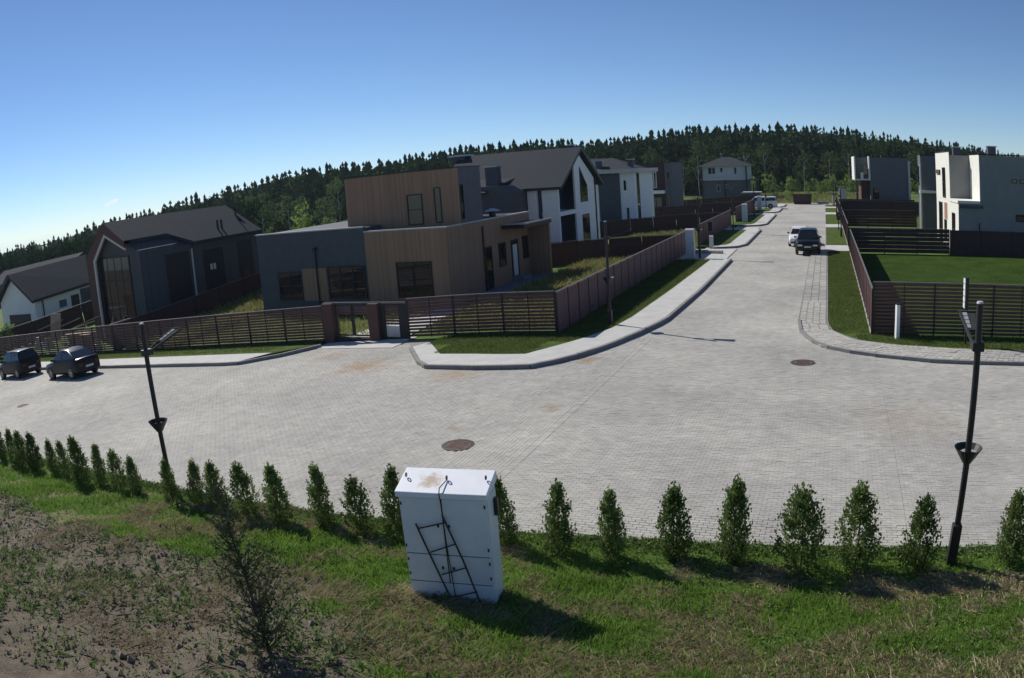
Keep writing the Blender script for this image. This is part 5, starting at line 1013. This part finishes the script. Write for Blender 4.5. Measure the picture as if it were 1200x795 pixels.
# ---------------------------------------------------------------- grass, weeds, straw, clods (uncountable)
grass_m = leaf_mat('grass_blades', (.08,.17,.022), (.23,.35,.075), 1.3, .35, True); verge_m = leaf_mat('verge_blades', (.065,.095,.026), (.15,.185,.06), 1.1, .35, True)
straw_m = leaf_mat('dry_straw', (.24,.20,.12), (.50,.43,.28), 2.5, .2, True); weed_m = leaf_mat('weed_leaves', (.075,.13,.036), (.20,.28,.10), 2.2, .25, True); tall_m = leaf_mat('tall_meadow_grass', (.12,.135,.045), (.32,.31,.13), .8, .35, True)
def blades(name, x, y, z, h, w, mt, label, cat, lean=.45, flatf=0):
    N = len(x); a = rng.uniform(0,6.283,N); hh = h*rng.uniform(.55,1.25,N); ln = rng.normal(0,lean,N)*hh; b_ = rng.uniform(0,6.283,N); dx, dy = np.cos(a)*w/2, np.sin(a)*w/2
    tx, ty = np.cos(b_)*ln, np.sin(b_)*ln; zz = hh*(1-flatf*.8)
    V = np.empty((N,4,3)); V[:,0] = np.stack([x-dx,y-dy,z-.01],1); V[:,1] = np.stack([x+dx,y+dy,z-.01],1); V[:,2] = np.stack([x+dx*.8+tx*.35,y+dy*.8+ty*.35,z+zz*.6],1); V[:,3] = np.stack([x+tx,y+ty,z+zz],1)
    B_ = np.arange(N)[:,None]*4; F = np.concatenate([B_+np.array([[0,1,2]]), B_+np.array([[0,2,3]])],0); tn = rng.random(N)
    o = bpy.data.objects.new(name, np_mesh(name, V.reshape(-1,3), F, mt, np.concatenate([tn,tn]))); COL.objects.link(o); return tag(o, label, cat, None, 'stuff')
def pts(n, x0, x1, y0, y1): return rng.uniform(x0,x1,n), rng.uniform(y0,y1,n)
def infov(x, y):
    """near part of the lawn that the lens can see, with margin"""
    return (y > np.interp(x, [-30,-11.5,-7.5,-4,-.4,3.3,6], [12,2.6,5.0,6.5,7.2,7.4,7.2])-1.2) & (x < 6)
x,y = pts(420000,-27,6.0,2.2,12.6); e_ = lawn_edge(x)+.25*(vnoise(x,y,3.,9)-.5)
k = infov(x,y)&(y < e_)&(rng.random(len(x)) > dirt_mask(x,y)*.97+.0)&(rng.random(len(x)) > dry_mask(x,y)*.75); x,y = x[k],y[k]
dens = np.where(x < -12, .5, 1.)*np.where(y > 10.6, .7, 1); k = rng.random(len(x)) < dens; x,y = x[k],y[k]
k = ~((np.abs((x+5.15)*.985+(y-8.5)*.17) < .85)&(np.abs((y-8.55)-(x+5.15)*.17) < .28)&(rng.random(len(x)) < .85)); x,y = x[k],y[k]
lush = vnoise(x,y,.8,12); hgt = (.05+.075*lush+.04*vnoise(x,y,4,13))*np.where(y > 10.3, .65, 1)
blades('lawn_grass', x, y, gsurf(x,y), hgt, .011, grass_m, 'lush green grass of the near lawn', 'grass')
x,y = pts(210000,-14,6,4.5,12.2); k = infov(x,y)&(y<lawn_edge(x))&(rng.random(len(x)) < dry_mask(x,y)*.9*(1-dirt_mask(x,y)*.6)); x,y = x[k],y[k]
blades('dry_grass', x, y, gsurf(x,y), np.full(len(x),.13), .008, straw_m, 'flattened straw-coloured dry grass in the near lawn', 'grass', 1.0, .6)
def weeds(name, x, y, leaf, n, mt, label):
    N = len(x); C = np.repeat(np.stack([x,y,gsurf(x,y)],1), n, 0); sc_ = np.repeat(rng.uniform(.5,1.3,N), n); a = rng.uniform(0,6.283,N*n); el = rng.uniform(.25,1.25,N*n); L_ = leaf*sc_*rng.uniform(.6,1.2,N*n)
    d = np.stack([np.cos(a)*np.cos(el), np.sin(a)*np.cos(el), np.sin(el)],1); s = np.stack([-np.sin(a),np.cos(a),np.zeros(N*n)],1); C = C+d*(L_*rng.uniform(0,.6,N*n))[:,None]
    w = (L_*.22)[:,None]; L2 = L_[:,None]; V = np.stack([C, C+d*L2*.5+s*w, C+d*L2-np.array([0,0,1])*L2*.12, C+d*L2*.5-s*w],1).reshape(-1,3)
    o = bpy.data.objects.new(name, np_mesh(name, V, np.arange(N*n*4).reshape(-1,4), mt, np.repeat(rng.random(N),n))); COL.objects.link(o); tag(o,label,'weeds',None,'stuff')
x,y = pts(40000,-19,6,2.2,12.0); f_ = vnoise(x,y,1.3,15); dm_ = dirt_mask(x,y); k = infov(x,y)&(y<lawn_edge(x)-.05)&(rng.random(len(x)) < np.where(dm_>.5, .75*(f_>.42)*(f_-.25)*2+.07, .25*(f_>.5)+.10+(x>-6)*(y<9)*.25)); x,y = x[k],y[k]
weeds('weeds', x, y, .055, 9, weed_m, 'low leafy weeds scattered over bare soil and lawn')
x,y = pts(420,-12,-3,4,9.3); k = infov(x,y)&(vnoise(x,y,1.1,19)>.62); x,y = x[k],y[k]; weeds('dock_leaves', x, y, .11, 9, leaf_mat('dock_leaf',(.05,.085,.04),(.12,.16,.085),2,.3,True), 'larger pale-leaved weeds in clumps on the near ground')
def edge_w(n=6500):
    x = rng.uniform(-24,5.5,n); y = lawn_edge(x)+rng.normal(-.22,.17,n); weeds('edge_weeds', x, y, .06, 8, weed_m, 'ragged weeds along the edge of the paving')
edge_w()
# soil clods and twigs
x,y = pts(15000,-19,-4,2.0,9.5); k = infov(x,y)&(rng.random(len(x)) < dirt_mask(x,y)); x,y = x[k],y[k]; N = len(x); s_ = rng.gamma(1.3,.009,N)+.004
oc = np.array([(1,0,0),(-1,0,0),(0,1,0),(0,-1,0),(0,0,1),(0,0,-1)],float); of = np.array([(0,2,4),(2,1,4),(1,3,4),(3,0,4),(2,0,5),(1,2,5),(3,1,5),(0,3,5)])
V = (oc[None]*s_[:,None,None]*rng.uniform(.5,1.3,(N,6,1))+np.stack([x,y,gsurf(x,y)+s_*.2],1)[:,None]).reshape(-1,3); F = (np.arange(N)[:,None,None]*6+of[None]).reshape(-1,3)
o = bpy.data.objects.new('soil_clods', np_mesh('soil_clods', V, F, mat('soil_clod',(.20,.165,.125),.95,.35,20,coord='Object'))); COL.objects.link(o); tag(o,'crumbly clods on the bare soil at front left','soil',None,'stuff')
x,y = pts(2600,-19,-4,2.,9.5); k = infov(x,y)&(rng.random(len(x)) < dirt_mask(x,y)); x,y = x[k],y[k]
blades('dead_stems', x, y, gsurf(x,y), np.full(len(x),.16), .006, mat('dead_stem',(.10,.085,.065),.9,.3,8), 'dead stems lying on the bare soil', 'twigs', 1.2, .7)
# verges, plots
def verge(name, n, x0,x1,y0,y1, h, label, mt=None, off=.10, cond=None):
    x,y = pts(n,x0,x1,y0,y1); 
    if cond is not None: k = cond(x,y); x,y = x[k],y[k]
    return blades(name, x, y, gz(x,y)+off, np.full(len(x),h), .016, mt or verge_m, label, 'grass')
gx_ = lambda x,y: (x < np.interp(y,[26.4,27.6,29.4,31.7,39,53],[-9.85,-9.35,-8.8,-8.6,-8.4,-8.25]))|((y<27.0)&(x<-10.3))
verge('verge_grass', 16000, -15.8,-9.2,24.8,28.25, .09, 'rough grass strip in front of the short slat fence', off=.15, cond=lambda x,y: gx_(x,y)&((y>26.8)|(x<-10.6))&((x>-14.6)|(y>26.4)))
verge('verge_grass', 30000, -10.6,-8.2,28.4,52.3, .09, 'rough grass strip at the foot of the long plum panel fence', off=.15, cond=gx_)
verge('verge_grass', 14000, -60,-24.6,26.4,28.2, .09, 'grass strip in front of the long slat fence at left', off=.15)
verge('verge_grass', 30000, .05,1.75,29.5,58.4, .06, 'grass strip along the right panel fence', cond=lambda x,y: x > np.interp(y,[29.5,30,31.4],[.45,.25,.08]))
verge('verge_grass', 22000, 1.2,26,27.3,29.3, .08, 'grass strip in front of the tall slat fence at right', cond=lambda x,y: y > np.interp(x,[1.2,2.1,3.,4.9,7.7,26],[28.4,28.0,27.65,27.35,27.15,27.1]))
M['lawn'] = mat('mown_lawn', (.032,.062,.010), .95, .25, .5, .5, 25, col2=(.05,.088,.018), spec=.04)
strip('garden_lawn', [(1.86,29.5),(1.86,57.3)], [(40,29.5),(40,57.3)], .075, M['lawn'], n=12)
verge('lawn_grass', 30000, 2,22,29.6,57.2, .05, 'short mown lawn behind the tall slat fence', leaf_mat('mown_blades',(.04,.078,.012),(.075,.12,.026),.6,.35,True), off=.075)
verge('tall_grass', 16000, -17.6,-10.9,29.6,53.2, .5, 'tall pale meadow grass in the garden right of the timber house', tall_m, .05)
verge('tall_grass', 15000, -40.3,-34.4,29.2,53, .6, 'tall pale meadow grass between the timber house and the black barn-roofed house', tall_m, .05)
verge('tall_grass', 5000, -34,-20.5,29.2,36.4, .3, 'thin meadow grass behind the long slat fence', tall_m, .05)
verge('tall_grass', 9000, -20,-10.9,54,78, .4, 'meadow grass in the plot before the white and navy gabled house', tall_m, .05)
verge('tall_grass', 16000, -30,12,132.5,175, .7, 'meadow at the end of the street before the thicket', tall_m, .05)
verge('tall_grass', 7000, 2,14,82.5,108, .3, 'thin grass in the right-hand plots far up the street', tall_m, .05)
# tiny wisp of cloud
cm = bpy.data.materials.new('cloud_vapour'); cm.use_nodes = True; n = cm.node_tree; n.nodes.clear(); out = n.nodes.new('ShaderNodeOutputMaterial'); pv = n.nodes.new('ShaderNodeVolumePrincipled'); pv.inputs['Color'].default_value = (1,1,1,1)
pv.inputs['Anisotropy'].default_value = .8; pv.inputs['Density'].default_value = .08; n.links.new(pv.outputs[0], out.inputs['Volume'])
cmb = MB(); c0 = Vector((-.80475945,.59309524,.0245))*2400+Vector((0,0,6.5)); sd = Vector((.593,.805,0))
for (u,v,w) in ((-22,-7,5),(-12,-3,8),(0,2,10),(11,6,8),(19,9,5)):
    c = c0+sd*u+Vector((0,0,v)); import bmesh; bm = bmesh.new(); bmesh.ops.create_icosphere(bm, subdivisions=2, radius=1); vs_ = [tuple(c+Vector((p.co.x*w*1.2,p.co.y*w*1.2,p.co.z*w*.55))) for p in bm.verts]; fs_ = [tuple(q.index for q in f.verts) for f in bm.faces]; cmb.add(vs_, fs_); bm.free()
o = bpy.data.objects.new('cloud', cmb.mesh('cloud', cm)); COL.objects.link(o); tag(o,'tiny white wisp of cloud low over the forest at left','cloud')
# ---------------------------------------------------------------- thin summer air
hm = bpy.data.materials.new('summer_air'); hm.use_nodes = True; n = hm.node_tree; n.nodes.clear(); out = n.nodes.new('ShaderNodeOutputMaterial'); pv = n.nodes.new('ShaderNodeVolumePrincipled')
pv.inputs['Color'].default_value = (.70,.86,1,1); pv.inputs['Density'].default_value = .00011; pv.inputs['Anisotropy'].default_value = .2; n.links.new(pv.outputs[0], out.inputs['Volume'])
zlo = float(Zg.min())-1.0; hb = MB().box(float(xs[0])-40, float(xs[-1])+40, float(ys[0])-40, float(ys[-1])+40, zlo, 34.0)
o = bpy.data.objects.new('haze', hb.mesh('haze', hm)); COL.objects.link(o); o['kind'] = 'stuff'; o['label'] = 'thin blue summer haze in front of the far forest'
